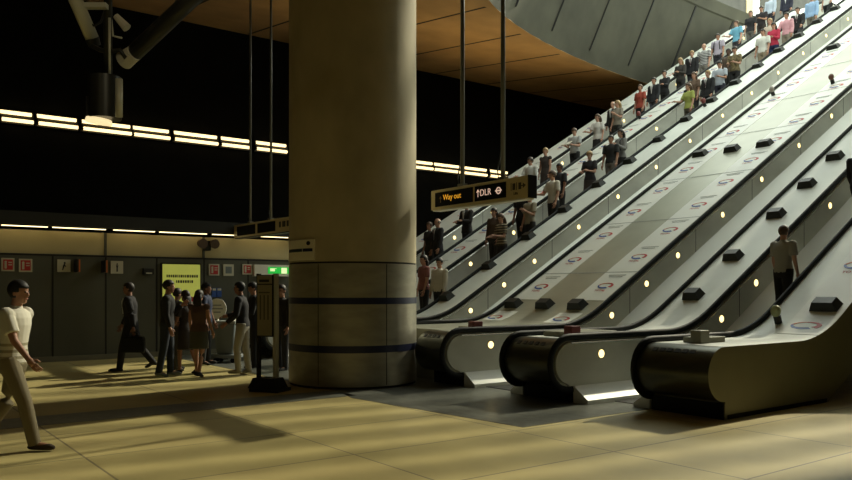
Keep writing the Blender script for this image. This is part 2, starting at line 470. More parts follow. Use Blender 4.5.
# emblem: a swirl of three tapering arcs over a red word, two grey lines of small print
def emblem_mesh():
    mb = MB()
    def arc(m, a0, a1, w0, w1, rx=.22, ry=.15):
        mb.use(m); n = 12; rings = []
        for i in range(n+1):
            f = i/n; a = math.radians(a0+(a1-a0)*f); w = w0+(w1-w0)*f
            c = Vector((rx*math.cos(a), ry*math.sin(a), 0)); d = c.normalized()
            p, q = c-d*w/2, c+d*w/2
            rings.append([(p.x, p.y, .0), (q.x, q.y, .0), (q.x, q.y, .004), (p.x, p.y, .004)])
        mb.rings(rings)
    arc(M['red'], 100, -40, .02, .10, .2, .11)
    arc(M['blue'], 300, 165, .085, .03, .2, .11)
    arc(M['orange'], 175, 95, .045, .02, .2, .11)
    return mb.mesh('emblem')
EMB = emblem_mesh()
PRINT = []
for k, w in ((.42, .20), (.50, .26)):
    mb = MB(); mb.box(-w, w, k, k+.022, 0, .004); me = mb.mesh('small_print'); me.materials.append(M['film2']); PRINT.append(me)
cu = bpy.data.curves.new('word', 'FONT'); cu.body = 'TOTAL'; cu.size = .10; cu.align_x = 'CENTER'; cu.extrude = .001
to = bpy.data.objects.new('word', cu); C.objects.link(to)
WORD = bpy.data.meshes.new_from_object(to.evaluated_get(bpy.context.evaluated_depsgraph_get())); bpy.data.objects.remove(to)
WORD.transform(Matrix.Translation((0, -.27, .003))); WORD.materials.clear(); WORD.materials.append(M['red'])
def logo(t, off, x, y, s=1.):
    d, n = slope_at(x)
    r = Vector((0, -1, 0))
    mx = Matrix((r, d, n)).transposed().to_4x4() @ Matrix.Scale(s, 4)
    mx.translation = on_deck(x, y, .0075)+off
    o = link('emblem', EMB, t); o.matrix_local = mx
    for q in [WORD]+PRINT:
        w = link('brand_word' if q is WORD else 'small_print', q, t); w.matrix_local = mx
def stop_button(t, off, x, y, m):
    d, n = slope_at(x); c = on_deck(x, y)+off
    mb = MB(); mb.tube([c, c+n*.12], .055, 10); p = mb.build('stop_button_post', M['wedge'], t)
    mb = MB(); mb.ball(c+n*.2, (.075, .075, .095), 12, 8); mb.build('stop_button_dome', m, t, True)
def front_box(t, off, xa, xb, y0, y1, m_end):
    MB().box(xa+off.x, xb+off.x, y0+off.y, y1+off.y, DH, DH+.075).build('control_box', M['side'], t, False, .01)
    MB().box(xa+off.x-.04, xa+off.x+.16, y0+off.y-.02, y0+off.y+.14, DH, DH+.17).build('emergency_stop', m_end, t, False, .012)

M['brown'] = mat('brown_dome', (.16, .07, .045), .5)
M['greydome'] = mat('grey_dome', (.32, .29, .24), .5)
M['greendome'] = mat('pale_green_dome', (.42, .45, .22), .5)
M['dkred'] = mat('dull_red_box', (.17, .03, .025), .5)
Y1 = (5.5, 6.58); Y2 = (7.64, 8.63); Y3 = (10.0, 12.82); Y4 = (14.24, 15.3); Y5 = (16.75, 18.0); Y6 = (19.5, 21.05)

D1, o1 = deck('escalator_deck', 'nearest escalator deck with plain dark steel outer side and rounded front', *Y1, 8.72)
stop_block(D1, o1, 11.85, 5.8, .42)
stop_block(D1, o1, 18.6, 5.95, .42)
f = film(D1, o1, 5.82, .66, 11.0, 33)
for x in (11.35, 13.0, 14.6, 16.2): logo(D1, o1, x, 5.85)
stop_button(D1, o1, 11.41, 6.3, M['greendome'])
front_box(D1, o1, 9.0, 9.55, 6.02, 6.3, M['side'])
MB().box(.05, X0+.15-8.72, 5.492+o1.y, 5.5+o1.y, 0, .055).build('kick_strip', M['rubber'], D1)
D2, o2 = deck('escalator_deck', 'narrow escalator deck with one row of black blocks and rounded front in mid picture', *Y2, 8.34)
for x in (12.1, 13.35, 14.86, 16.06, 17.26, 18.6, 20, 21.4): stop_block(D2, o2, x, 8.25)
front_box(D2, o2, 8.6, 9.6, 7.9, 8.5, M['dkred'])
D3, o3 = deck('escalator_deck', 'widest escalator deck with two lines of adverts and rows of three black blocks', *Y3, 8.28, True, False, (10.0, 10.8))
# the column stands against the far half of this deck, so its body starts behind it
for ch in D3.children:
    if ch.name.startswith('body'):
        bpy.data.objects.remove(ch)
mb = MB(); lo3 = lambda x: 0 if x < X0+.2 else max(0, (x-X0-.2)*K*.93)
xs = sorted([8.28, 8.35, X0-WB-.02, X0+.2]+xs_from(X0-WB-.02)); mb.strip(xs, lo3, lambda x: DH+hn(x), Y3[0], 10.8)
xs = sorted([8.42, X0-WB-.02, X0+.2]+xs_from(X0-WB-.02)); mb.strip(xs, lo3, lambda x: DH+hn(x), 10.8, Y3[1])
me = mb.mesh('body'); me.materials.append(M['bare']); me.materials.append(M['side']); me.transform(Matrix.Translation(o3))
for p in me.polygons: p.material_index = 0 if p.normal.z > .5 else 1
link('body', me, D3)
for x in (11.73, 18.62, 26.0):
    for y in (10.64, 11.54, 12.48): stop_block(D3, o3, x, y, .40)
film(D3, o3, 10.55, .80, 11.95, 33); film(D3, o3, 12.36, .78, 11.95, 33)
film(D3, o3, 10.6, .6, 11.0, 11.5); film(D3, o3, 12.4, .6, 11.0, 11.5)
for i in range(14):
    x = 12.46+i*1.075
    if abs(x-18.62) < .5: x += .0
    logo(D3, o3, x, 10.55, .85)
    logo(D3, o3, x-.02, 12.35, .85)
logo(D3, o3, 11.24, 10.62, .9); logo(D3, o3, 11.2, 12.5, .9)
for x in (12.95, 15.1, 17.25, 19.7, 21.9, 24.2):     # cross joints in the deck plates
    d, n = slope_at(x); mb = MB(); mb.obox(on_deck(x, 11.4, .008)+o3, d*.012, Vector((0, 1.36, 0)), n*.001); mb.build('plate_joint', M['film2'], D3)
stop_button(D3, o3, 22.4, 10.77, M['brown']); stop_button(D3, o3, 22.44, 12.55, M['greydome'])
front_box(D3, o3, 8.55, 8.95, 10.05, 10.5, M['dkred'])
D4, o4 = deck('escalator_deck', 'pale escalator deck with closely spaced black blocks beside the crowded flight', *Y4, 8.3)
for i in range(16): stop_block(D4, o4, 11.95+i*1.405 - (0 if i < 1 else .03), 15.1-.0, .36, .26)
stop_button(D4, o4, 22.79, 15.1, M['dkred'])
D5, o5 = deck('escalator_deck', 'escalator deck with a single line of adverts between the two crowded flights', *Y5, 8.3)
film(D5, o5, 17.5, .8, 11.0, 33)
for i in range(16): logo(D5, o5, 12.24+i*1.075, 17.6)
stop_button(D5, o5, 22.96, 17.85, M['dkred'])
stop_block(D5, o5, 24.8, 17.1)
D6, o6 = deck('escalator_deck', 'farthest escalator deck running up against the black wall', *Y6, 8.3)
film(D6, o6, 20.3, .9, 11.0, 33, M['film'])
for i in range(14): logo(D6, o6, 13.6+i*1.6, 20.35, .8)

LAMPX = [11.95, 13.02, 14.06, 15.7, 17.3, 19.0, 20.65, 22.38, 24.05, 25.7, 27.37, 29.03, 30.7, 32.3]
def escalator(label, ya, yb, xa, xb_, nose_a=True, nose_b=True):
    """flight between deck edges ya (near) and yb (far); xa, xb_ are the plinth fronts of the two decks"""
    t = thing('escalator', label, 'escalator', (X0, (ya+yb)/2, 0), 'bank of five escalators')
    off = Vector((-X0, -(ya+yb)/2, 0))
    mv = Matrix.Translation(off)
    def add(name, mb, m, parent=t, smooth=False):
        me = mb.mesh(name, smooth); me.transform(mv); me.materials.clear(); me.materials.append(m); return link(name, me, parent)
    # steps
    mb = MB(); xs = []; rise = .205; run = rise/K
    prof = [(max(xa, xb_)+.15, .012), (X0+run-.20, .012)]
    x, z = X0+run-.20, 0.
    ns = int((XT-X0)/run)
    for i in range(ns):
        prof += [(x, z+rise)]; z = prof[-1][1]; x += run; prof += [(x, z)]
    prof += [(XEND, z)]
    poly = [(a, ya+.30, b) for a, b in prof] + [(XEND, ya+.30, z-.5), (X0+.6, ya+.30, -.02), (prof[0][0], ya+.30, -.02)]
    mb.prism(poly, (0, yb-ya-.60, 0)); add('steps', mb, M['tread'])
    for far in (0, 1):
        ye = yb if far else ya; sgn = -1 if far else 1            # towards the flight
        xp = xb_ if far else xa; xbul = xp-bulge(xp)
        r = RD-.05
        cx = xbul+RD
        nose = nose_b if far else nose_a
        front = [cx - r*math.cos(PI/2*i/8) for i in range(9)] if nose else [xp+.45]
        def lo(x):
            if nose and x < cx: return ZM-math.sqrt(max(0, r*r-(x-cx)**2)) + .0
            return .24+.10*min(1, hn(x)/.4)+hn(x)
        def hi(x):
            if nose and x < cx: return ZM+math.sqrt(max(1e-6, r*r-(x-cx)**2))
            return .86+hn(x)
        xs = front + [cx+.05, cx+.4, X0-WB-.02] + xs_from(X0-WB-.02) if nose else front + [X0-WB-.02] + xs_from(X0-WB-.02)
        mb = MB(); y_in = ye+sgn*.03
        mb.strip(xs, lo, hi, min(ye, y_in)-.0, max(ye, y_in)); pan = add('balustrade', mb, M['steel'])
        # seams between sheets
        for q in range(9):
            xq = 12.5+q*2.2
            mb = MB(); mb.prism([(xq-.007, y_in+sgn*.002, .25+hn(xq)), (xq+.007, y_in+sgn*.002, .25+hn(xq)), (xq+.007, y_in+sgn*.002, .85+hn(xq)), (xq-.007, y_in+sgn*.002, .85+hn(xq))], (0, -sgn*.004, 0))
            add('seam', mb, M['joint'], pan)
        if far:
            for lx in ([xp+.55] if nose else []) + LAMPX:
                mb = MB(); c = Vector((lx, y_in, (.67 if lx < X0-1 else .62)+hn(lx)))
                mb.rings([[c+Vector((.075*math.cos(a), sgn*dd, .075*math.sin(a))) for a in [2*PI*j/18 for j in range(18)]] for dd in (-.002, .006)])
                ring = add('lamp_bezel', mb, M['bezel'], pan)
                mb = MB()
                mb.rings([[c+Vector((rr*math.cos(a), sgn*dd, rr*math.sin(a))) for a in [2*PI*j/18 for j in range(18)]] for dd, rr in ((.004, .062), (.012, .058))])
                add('lamp', mb, M['lamp'], pan)
        # sloping ledge along the foot of the balustrade
        xs2 = [xp-.03, xp+.3, X0-WB-.02]+xs_from(X0-WB-.02)
        mb = MB(); rings = []
        for x in xs2:
            h = hn(x); q = .10*min(1, h/.4); rings.append([(x, ye+sgn*.02, h+.24+q), (x, ye+sgn*.031, h+.24+q), (x, ye+sgn*.29, h+.06+q*.6), (x, ye+sgn*.29, max(.0, h-.12)), (x, ye+sgn*.02, max(.0, h-.12))])
        mb.rings(rings); add('skirt_ledge', mb, M['ledge'])
        # handrail loop
        pts = []
        rr = RD+.035
        if nose:
            for i in range(15):
                a = PI*(1-i/14); pts.append((cx-rr*math.sin(a), ye, ZM+rr*math.cos(a)*1.0))
            pts = [(cx+.25, ye, ZM-rr)] + pts
        else: pts = [(xp+.5, ye, ZM+rr)]
        for x in [cx+.3, X0-WB-.3] + [x for x in xs_from(X0-WB-.3)]:
            pts.append((x, ye, ZM+rr+hn(x)))
        mb = MB(); mb.tube(pts, .039, 10, (1.3, .85), True, (0, 1, 0)); add('handrail', mb, M['rubber'], t, True)
        # pale guide under the handrail
        pts2 = [(x, y+sgn*.045, z-.085) for x, y, z in pts if x >= cx-.001 and z > ZM]
        mb = MB(); mb.tube(pts2, .012, 6); add('handrail_guide', mb, M['chrome'])
    return t
escalator('nearest escalator, a man in a pale shirt riding up it', Y1[1], Y2[0], 8.72, 8.34)
escalator('empty escalator on the near side of the widest deck', Y2[1], Y3[0], 8.34, 8.28)
escalator('empty escalator on the far side of the widest deck', Y3[1], Y4[0], 8.42, 8.3, False, True)
escalator('crowded escalator nearer of the two carrying people down', Y4[1], Y5[0], 8.3, 8.3)
escalator('crowded escalator farther of the two, next to the black wall', Y5[1], Y6[0], 8.3, 8.3)
# upper landing slab the flights run on to
struct(MB().box(XT+.8, 62, 4, 23, hn(40)-.6, hn(40)-.02).build('floor_upper', M['granite_and_shadow']))

# ------------------------------------------------------------------ lights on the far wall
segs = [(-34, -2), (0, 33.5), (37, 78), (82, 131.5), (133, 170), (174, 218), (221, 250), (256, 287), (402, 433), (434, 461), (463, 487), (490, 508)]
vis = 0
for i, (ua, ub) in enumerate(segs):
    xa, xb = at_y(ua, YB-.15), at_y(ub, YB-.15)
    z1 = 1.6+4.67*SB
    if i == 0: continue
    vis += 1
    t = thing('twin_tube_light', '%s twin tube light from the left along the black upper wall' % ORD[vis-1], 'light', ((xa+xb)/2, YB-.062, z1), 'twin tube lights on the upper wall')
    h = (xb-xa)/2
    MB().box(-h-.03, h+.03, -.02, .055, -.30*SB, .06*SB).build('back_plate', M['darkmetal'], t)
    for zz in (0, -.19*SB):
        mb = MB(); mb.tube([(-h+(.06 if zz else 0), -.08, zz-.03), (h-(0 if zz else .06), -.08, zz-.03)], .06, 10); mb.build('tube', M['tube'], t, True)
    for sx in (-1, 1): MB().obox((sx*(h-.0)-.0, -.06, -.125), (.02, 0, .0), (0, .04, 0), (-.035, 0, .18)).build('end_bracket', M['darkmetal'], t)
lseg = [(-50, -2), (1, 48), (52, 106), (113, 155), (159, 207), (212, 234), (239, 288)]
vis = 0
for i, (ua, ub) in enumerate(lseg):
    xa, xb = at_y(ua, YW-.12), at_y(ub, YW-.12)
    if i: vis += 1
    lab = '%s slim lamp from the left above the cream wall band' % ORD[vis-1] if i else 'slim lamp at the very left edge above the cream wall band'
    t = thing('slim_wall_lamp', lab, 'light', ((xa+xb)/2, YW-.1, 2.995), 'slim lamps above the cream band')
    h = (xb-xa)/2
    MB().box(-h, h, -.06, .10, -.0, .03).build('housing', M['darkmetal'], t)
    MB().box(-h+.01, h-.01, -.05, -.0, -.018, .0).build('tube', M['slit'], t)

# ------------------------------------------------------------------ wall notices
def notice(name, label, ua, ub, va, vb, base, marks, group='notices along the wall', cat='sign', depth=.03):
    xa, z1 = at_yz(ua, va, YW-depth); xb, _ = at_yz(ub, vb, YW-depth); _, z0 = at_yz((ua+ub)/2, vb, YW-depth)
    z1 = at_yz((ua+ub)/2, va, YW-depth)[1]
    t = thing(name, label, cat, ((xa+xb)/2, YW, (z0+z1)/2), group)
    w, h = (xb-xa)/2, (z1-z0)/2
    MB().box(-w, w, -depth, 0, -h, h).build('plate', base, t)
    for nm, m, polys in marks:
        mb = MB()
        for poly in polys: mb.prism([(p[0]*w, -depth-.004, p[1]*h) for p in poly], (0, .006, 0))
        mb.build(nm, m, t)
    return t
def rect(a, b, c, d): return [(a, c), (b, c), (b, d), (a, d)]
def disc(cx, cy, rx, ry, n=14): return [(cx+rx*math.cos(2*PI*j/n), cy+ry*math.sin(2*PI*j/n)) for j in range(n)]
RN = [('red_field', M['red'], [rect(-.75, .75, -.78, .78)]), ]
ext = ('pictogram', M['offwhite'], [rect(-.55, -.2, -.6, .3), disc(-.37, .42, .2, .16), rect(.05, .6, .25, .42), rect(.05, .6, -.1, .05)])
def fire(label, a, b, c, d):
    t = notice('fire_sign', label, a, b, c, d, M['offwhite'], [('red_field', M['red'], [rect(-.75, .75, -.78, .78)])])
    # pictogram stands proud of the red field
    xa, xb = at_y(a, YW), at_y(b, YW); w = (xb-xa)/2; h = abs(at_yz(a, c, YW)[1]-at_yz(a, d, YW)[1])/2
    mb = MB()
    for poly in (ext[2]): mb.prism([(p[0]*w, -.040, p[1]*h) for p in poly], (0, .006, 0))
    mb.build('pictogram', M['offwhite'], t)
fire('leftmost red fire notice on the panelled wall', 1.5, 14.5, 258, 271.2)
fire('red fire notice second from the left on the panelled wall', 19, 32.3, 258.8, 272)
notice('pictogram_sign', 'beige sign with a dark bending figure on the panelled wall', 57.5, 70.5, 259.5, 272,
       M['offwhite'], [('pictogram', M['black'], [disc(.1, .45, .16, .16), [(-.3, -.7), (-.15, -.7), (.2, .2), (.05, .32), (-.15, .1)], [(.1, .2), (.35, -.1), (.25, -.2), (.0, .1)]])])
def flag(label, ua, ub, va, vb):
    """sign projecting from the wall, seen almost edge on"""
    xa, z1 = at_yz(ua, va, YW-.2); xb, z0 = at_yz(ub, vb, YW-.2)
    t = thing('projecting_sign', label, 'sign', ((xa+xb)/2, YW, (z0+z1)/2), 'signs projecting from the wall')
    h = (z1-z0)/2
    MB().obox((0, -.17, 0), (.012, 0, 0), (0, .17, 0), (0, 0, h)).build('plate', M['black'], t)
    MB().obox((.03, -.20, 0), (.015, 0, 0), (.0, .13, 0), (0, 0, h)).build('face', M['orange'], t)
    MB().obox((.047, -.20, 0), (.003, 0, 0), (.0, .05, 0), (0, 0, h*.7)).build('print', M['offwhite'], t)
flag('projecting sign right beside the bending figure sign', 74, 79.5, 259.5, 272)
flag('projecting sign just left of the standing figure sign', 102, 106, 260.5, 272.5)
notice('pictogram_sign', 'pale sign with a dark standing figure on the panelled wall', 111, 123.2, 261, 273.6,
       M['offwhite'], [('pictogram', M['black'], [disc(0, .5, .12, .14), [(-.2, .32), (.2, .32), (.12, -.05), (.12, -.7), (-.12, -.7), (-.12, -.05)]])])
fire('red fire notice right of the lime poster', 209, 219.3, 264, 275.5)
notice('pictogram_sign', 'pale sign with a grey square, next to the fire notice beyond the poster', 223.5, 233.8, 264.3, 275.8,
       M['offwhite'], [('grey_field', M['bin'], [rect(-.6, .6, -.6, .6)])])
fire('reddish fire notice beside the white exit sign', 242.5, 252, 264.2, 274.5)
notice('wall_mounted_box', 'small dark box on the wall left of the lime poster', 144, 154, 268.5, 274.5, M['black'], [('lens_strip', M['offwhite'], [rect(-.6, .6, -.75, -.35)])], None, 'box', .12)
t = notice('blue_sign', 'left one of the small blue notices above the round white sign', 212, 216.4, 288, 297, M['blue'], [('white_top', M['offwhite'], [rect(-.8, .8, .45, .9)])], 'small blue notices')
t = notice('blue_sign', 'right one of the small blue notices above the round white sign', 217, 221.6, 288, 297, M['blue'], [('white_top', M['offwhite'], [rect(-.8, .8, .45, .9)])], 'small blue notices')
# exit sign
xa, z1 = at_yz(254, 264.5, YW-.1); xb, z0 = at_yz(289, 276.5, YW-.1)
ex = thing('exit_sign', 'white exit sign with lit green panel beside the column', 'sign', ((xa+xb)/2, YW-.1, (z0+z1)/2))
w, h = (xb-xa)/2, (z1-z0)/2
MB().box(-w, w, -.03, .1, -h, h).build('case', M['white'], ex)
MB().box(-w+.38*2*w, w-.02, -.034, 0, -h*.55, h*.62).build('green_panel', M['green'], ex)
mb = MB(); 
for a, b in ((.44, .47), (.475, .51), (.515, .545), (.55, .57)): mb.box(-w+a*2*w, -w+b*2*w, -.038, -.03, -h*.12, h*.28)
mb.box(-w+.44*2*w, -w+.62*2*w, -.038, -.03, h*.3, h*.38)
mb.build('lettering', M['exitlit'], ex)
MB().box(-w+.76*2*w, -w+.92*2*w, -.038, -.03, -h*.5, h*.5).build('lit_square', M['exitlit'], ex)
# poster
xa, z1 = at_yz(162.5, 264, YW-.06); xb, z0 = at_yz(200, 318, YW-.06)
po = thing('poster', 'lit lime green poster on the panelled wall behind the group of people', 'poster', ((xa+xb)/2, YW-.06, (z0+z1)/2))
w, h = (xb-xa)/2, (z1-z0)/2
MB().box(-w-.03, w+.03, -.0, .06, -h-.03, h+.03).build('frame', M['darkmetal'], po)
MB().box(-w, w, -.012, .0, -h, h).build('sheet', M['poster'], po)
random.seed(3)
for zz, xs_, xe_ in ((.56, -.8, .8), (.36, -.3, .62)):
    x = xs_; mb = MB()
    while x < xe_:
        l = random.uniform(.05, .11); mb.box(x*w, (x+l)*w, -.016, -.01, zz*h-.03, zz*h+.035); x += l+.035
    mb.build('headline', M['black'], po)
mb = MB(); mb.use(M['red'])
cx0, cz0 = .38*w, -.42*h
mb.prism([(cx0+dx*w, -.018, cz0+dz*h) for dx, dz in ((-.32, -.3), (.28, -.3), (.34, .05), (.28, .2), (.05, .24), (.0, .42), (-.05, .24), (-.3, .15))], (0, .007, 0))
mb.use(M['white']); mb.prism([(cx0+dx*w, -.022, cz0+dz*h) for dx, dz in ((-.24, -.16), (.22, -.16), (.24, .04), (-.22, .04))], (0, .006, 0))
mb.build('picture', None, po)
# twin lamp on the cream band
xa, z1 = at_yz(207.5, 240, YW-.1)
em = thing('emergency_light', 'dark twin headed emergency light on the cream wall band', 'light', (xa, YW, z1))
MB().box(-.08, .08, -.12, .04, -.26, -.02).build('battery_box', M['darkmetal'], em)
for s_ in (-1, 1):
    mb = MB(); mb.tube([(s_*.15, -.02, -.08), (s_*.15, -.22, -.1)], [.09, .12], 12); mb.build('lamp_head', mat('brown_metal', (.10, .06, .035), .5), em)

# ------------------------------------------------------------------ hanging signs
def hanging(name, label, X, ya, yb, z0, z1, rods, texts=True):
    """ya near end, yb far end; face looks towards -X"""
    t = thing(name, label, 'sign', (X, (ya+yb)/2, z0), 'signs hung from the ceiling')
    oy = -(ya+yb)/2
    th = .17; H = z1-z0
    MB().box(0, th, ya+oy, yb+oy, 0, H).build('case', M['signcase'], t, False, .008)
    MB().box(-.004, th+.004, ya+oy-.012, ya+oy, -.004, H+.004).build('end_cap', M['darkmetal'], t)
    MB().box(0, th, ya+oy+.05, yb+oy-.05, -.02, 0).build('underside_strip', M['white'] if texts else M['darkmetal'], t)
    L = yb-ya
    def yy(f): return yb+oy-f*L                       # f from the left (far) end
    for fa, fb in (((.05, .47), (.49, .80)) if texts else ((.06, .40), (.44, .74))):
        MB().box(-.006, 0, yy(fb), yy(fa), H*.14, H*.86).build('dark_panel', M['signblack'], t)
    r, u = (0, -1, 0), (0, 0, 1)
    if texts:
        text_mesh('lettering', 'Way out', H*.40, M['amber'], t, (-.009, yy(.145), H*.43), r, u)
        text_mesh('lettering', 'DLR', H*.44, M['ledwhite'], t, (-.009, yy(.545), H*.37), r, u)
        def arrow(f, z, s, m):
            mb = MB(); y = yy(f)
            mb.prism([(-.009, y-s*.5, z), (-.009, y, z+s*.6), (-.009, y+s*.5, z), (-.009, y+s*.28, z), (-.009, y, z+s*.3), (-.009, y-s*.28, z)], (.003, 0, 0))
            mb.obox((-.0075, y, z-s*.25), (.0015, 0, 0), (0, s*.09, 0), (0, 0, s*.6))
            mb.build('arrow', m, t)
        arrow(.115, H*.52, H*.22, mat('dim_amber', (.3, .16, .02), .5)); arrow(.525, H*.55, H*.26, M['ledwhite'])
        mb = MB(); y = yy(.73); zc = H*.5; R = H*.17; n = 24
        mb.rings([[(-.010+q, y+rr*math.cos(2*PI*j/n), zc+rr*math.sin(2*PI*j/n)) for q, rr in ((0, R), (0, R*.66), (.004, R*.66), (.004, R))] for j in range(n)], closed=True)
        mb.box(-.012, -.008, y-R*1.3, y+R*1.3, zc-R*.2, zc+R*.2); mb.build('roundel', M['ledwhite'], t)
        dk = mat('dark_print', (.06, .05, .03), .6)
        mb = MB()
        for f0, f1, a, b in ((.845, .85, .4, .75), (.86, .885, .42, .72), (.895, .90, .4, .75), (.915, .94, .42, .72)): mb.box(-.003, .0, yy(f1), yy(f0), H*a, H*b)
        mb.build('lift_pictogram', dk, t)
        mb = MB(); ya_, zc_ = yy(.955), H*.57
        mb.prism([(-.003, ya_+.05, zc_-.008), (-.003, ya_, zc_-.008), (-.003, ya_, zc_-.04), (-.003, ya_-.06, zc_), (-.003, ya_, zc_+.04), (-.003, ya_, zc_+.008), (-.003, ya_+.05, zc_+.008)], (.003, 0, 0)); mb.build('arrow', dk, t)
        text_mesh('lettering', 'Lifts', H*.18, dk, t, (-.003, yy(.87), H*.2), r, u)
    else:
        mb = MB()
        for f0, f1 in ((.8, .83), (.85, .9), (.92, .95)): mb.box(-.003, 0, yy(f1), yy(f0), H*.35, H*.75)
        mb.build('pictogram', M['darkmetal'], t)
    for Yr in rods:
        zt = ZC(Yr)-z0+.02
        mb = MB(); mb.tube([(th/2, Yr+oy, H-.01), (th/2, Yr+oy, zt)], .03 if not texts else .036, 8); mb.build('suspension_rod', M['rod'], t, True)
        MB().box(th/2-.05, th/2+.05, Yr+oy-.07, Yr+oy+.07, H, H+.05).build('rod_clamp', M['rod'], t)
        mb = MB(); mb.tube([(th/2, Yr+oy+.03, H+.5), (th/2+.03, Yr+oy+.16, H+.18), (th/2, Yr+oy+.10, H+.0)], .012, 6); mb.build('cable', M['darkmetal'], t, True)
    return t
XS = 8.16
def y_at(u, X):
    r = (u-426)/F; return (SN-CS*r)*X/(SN*r+CS)
hanging('hanging_sign', 'hanging Way out and DLR direction sign in front of the escalators', XS, 8.38, 10.76, 2.975, 3.31, [y_at(462.5, XS+.085), y_at(503, XS+.085)])
XS2 = 7.9
hanging('hanging_sign', 'hanging direction sign half hidden left of the column', XS2, y_at(292, XS2), y_at(234, XS2), 2.90, 3.22, [y_at(250.5, XS2+.085), y_at(271, XS2+.085)], False)

# ------------------------------------------------------------------ lamp cluster on a drop pole, upper left
lx, ly = at_d(108, 10.)
def P(u, v, d=10.):
    x, y = at_d(u, d); return Vector((x-lx, y-ly, EYE-(v-HZ)/F*d-ZR))
ZR = 4.3
lc = thing('lamp_cluster', 'cluster of dark spotlights and a downlight hung on a pole at upper left', 'light', (lx, ly, ZR))
mb = MB(); mb.tube([P(108, 80), (0, 0, ZC(ly)-ZR+.02)], .055, 12); mb.build('drop_pole', M['darkmetal'], lc, True)
mb = MB(); mb.tube([P(109.5, 74, 9.9), P(109.5, 18, 9.9)], .017, 8); mb.build('conduit', M['greymetal'], lc, True)
mb = MB(); mb.tube([P(105, 77), P(105, 119)], .20, 24); h_ = mb.build('downlight_housing', M['darkmetal'], lc, False); smooth_angle(h_)
mb = MB(); mb.tube([P(119, 79, 9.8), P(119, 117, 9.8)], .045, 10); mb.build('housing_lit_side', M['greymetal'], lc, True)  # lit right side of the housing, put in as a pale tube
mb = MB(); mb.tube([P(99, 119), P(98.5, 123)], [.155, .165], 24); mb.build('downlight_lens', M['lens'], lc)
mb = MB(); mb.tube([P(87, 96), P(87, 121)], .012, 6); mb.build('cable', M['darkmetal'], lc, True)
mb = MB(); mb.tube([P(60, -36, 9.6), P(92, 38, 10.1)], .085, 16); q = mb.build('spotlight_barrel', M['greymetal'], lc, True)  # light on the left barrel is put in as paler metal
mb = MB(); mb.tube([P(92, 38, 10.1), P(95, 46, 10.15)], [.09, .075], 16); mb.build('end_cap', M['darkmetal'], lc)
mb = MB(); mb.tube([P(222, -30, 9.4), P(133, 54, 10.1)], .105, 16); mb.build('spotlight_barrel', M['darkmetal'], lc, True)
mb = MB(); mb.tube([P(134, 53, 10.05), P(124, 60.5, 10.15)], [.10, .12], 16); mb.build('end_cap', M['offwhite'], lc)
mb = MB(); mb.tube([P(92, 46), P(100, 50), P(108, 52), P(120, 50), P(126, 58)], .03, 8); mb.build('yoke', M['darkmetal'], lc, True)
MB().obox(P(96, 6, 9.9), RGT*.14, FWD*.05, (0, 0, .03)).build('top_bracket', M['greymetal'], lc)
mb = MB(); mb.tube([P(116, 16, 9.9), P(127, 28, 9.9)], [.04, .06], 10); mb.build('small_spot', M['offwhite'], lc)
mb = MB(); mb.tube([P(84, 18), P(94, 26), P(101, 22), P(105, 10)], .014, 6); mb.build('cable', M['darkmetal'], lc, True)
mb = MB(); mb.tube([P(111, 18), P(113, 36), P(122, 38)], .014, 6); mb.build('cable', M['greymetal'], lc, True)

# ------------------------------------------------------------------ map stand, cart, round sign
tx, ty = at_d(268, 12.4)
to_ = thing('information_stand', 'tall information stand with cream panels on a black base beside the column', 'stand', (tx, ty, 0))
to_.rotation_euler = (0, 0, math.radians(-58))
# local x to the right of the viewer, local -y to the viewer
MB().box(-.22, .30, -.2, .2, 0, .05).build('foot', M['black'], to_)
mb = MB(); mb.frustum((0, 0, .05), (.26, 0, 0), (0, .18, 0), (0, 0, .16), .75); mb.build('base', M['black'], to_)
MB().box(.12, .17, -.05, .05, .2, 1.86).build('post', M['greymetal'], to_)
MB().box(-.19, -.15, -.04, .04, .2, 1.86).build('post', M['darkmetal'], to_)
MB().box(-.17, .14, -.06, .02, .86, 1.84).build('backing', M['darkmetal'], to_)
MB().box(-.15, .11, -.075, -.06, .88, 1.68).build('panel', M['standpanel'], to_)
MB().box(-.15, .11, -.078, -.06, 1.70, 1.83).build('header', M['standpanel'], to_)
mb = MB(); mb.box(-.11, .07, -.082, -.078, 1.725, 1.765); mb.build('header_strip', M['black'], to_)
mb = MB()
for x in (-.09, -.02, .05): mb.box(x-.012, x+.012, -.079, -.074, 1.13, 1.52)
mb.box(-.12, .08, -.079, -.074, 1.55, 1.57); mb.build('print', mat('faded_print', (.10, .085, .05), .6), to_)

bx, by = at_d(227, 17.3)
bn = thing('cart', 'blue grey plastic cart below the round white sign', 'cart', (bx, by, 0)); bn.rotation_euler = (0, 0, math.radians(-45))
mb = MB(); mb.rings([[(x*s, y*s*.8, z) for x, y in ((-.24, -.22), (.24, -.22), (.24, .22), (-.24, .22))] for z, s in ((.18, .78), (.4, .88), (.86, 1.0))]); mb.build('tub', M['bin'], bn, False, .03)
MB().box(-.27, .27, -.2, .2, .86, .92).build('rim', mat('pale_rim', (.30, .33, .32), .5), bn, False, .015)
MB().box(-.3, .3, -.22, .22, .10, .18).build('chassis', mat('pale_chassis', (.24, .27, .27), .5), bn, False, .015)
for sx in (-.2, .2):
    for sy in (-.14, .14):
        mb = MB(); mb.tube([(sx, sy-.025, .055), (sx, sy+.025, .055)], .055, 12); mb.build('wheel', M['rubber'], bn, True)
MB().box(.12, .22, -.16, .1, .92, 1.0).build('white_box', M['white'], bn)
rx_, ry_ = at_d(217.5, 18.0)
rs = thing('round_sign', 'round white sign on a thin post behind the blue grey cart', 'sign', (rx_, ry_, 0))
mb = MB(); mb.tube([(0, 0, .03), (0, 0, 1.0)], .025, 8); mb.build('post', M['greymetal'], rs, True)
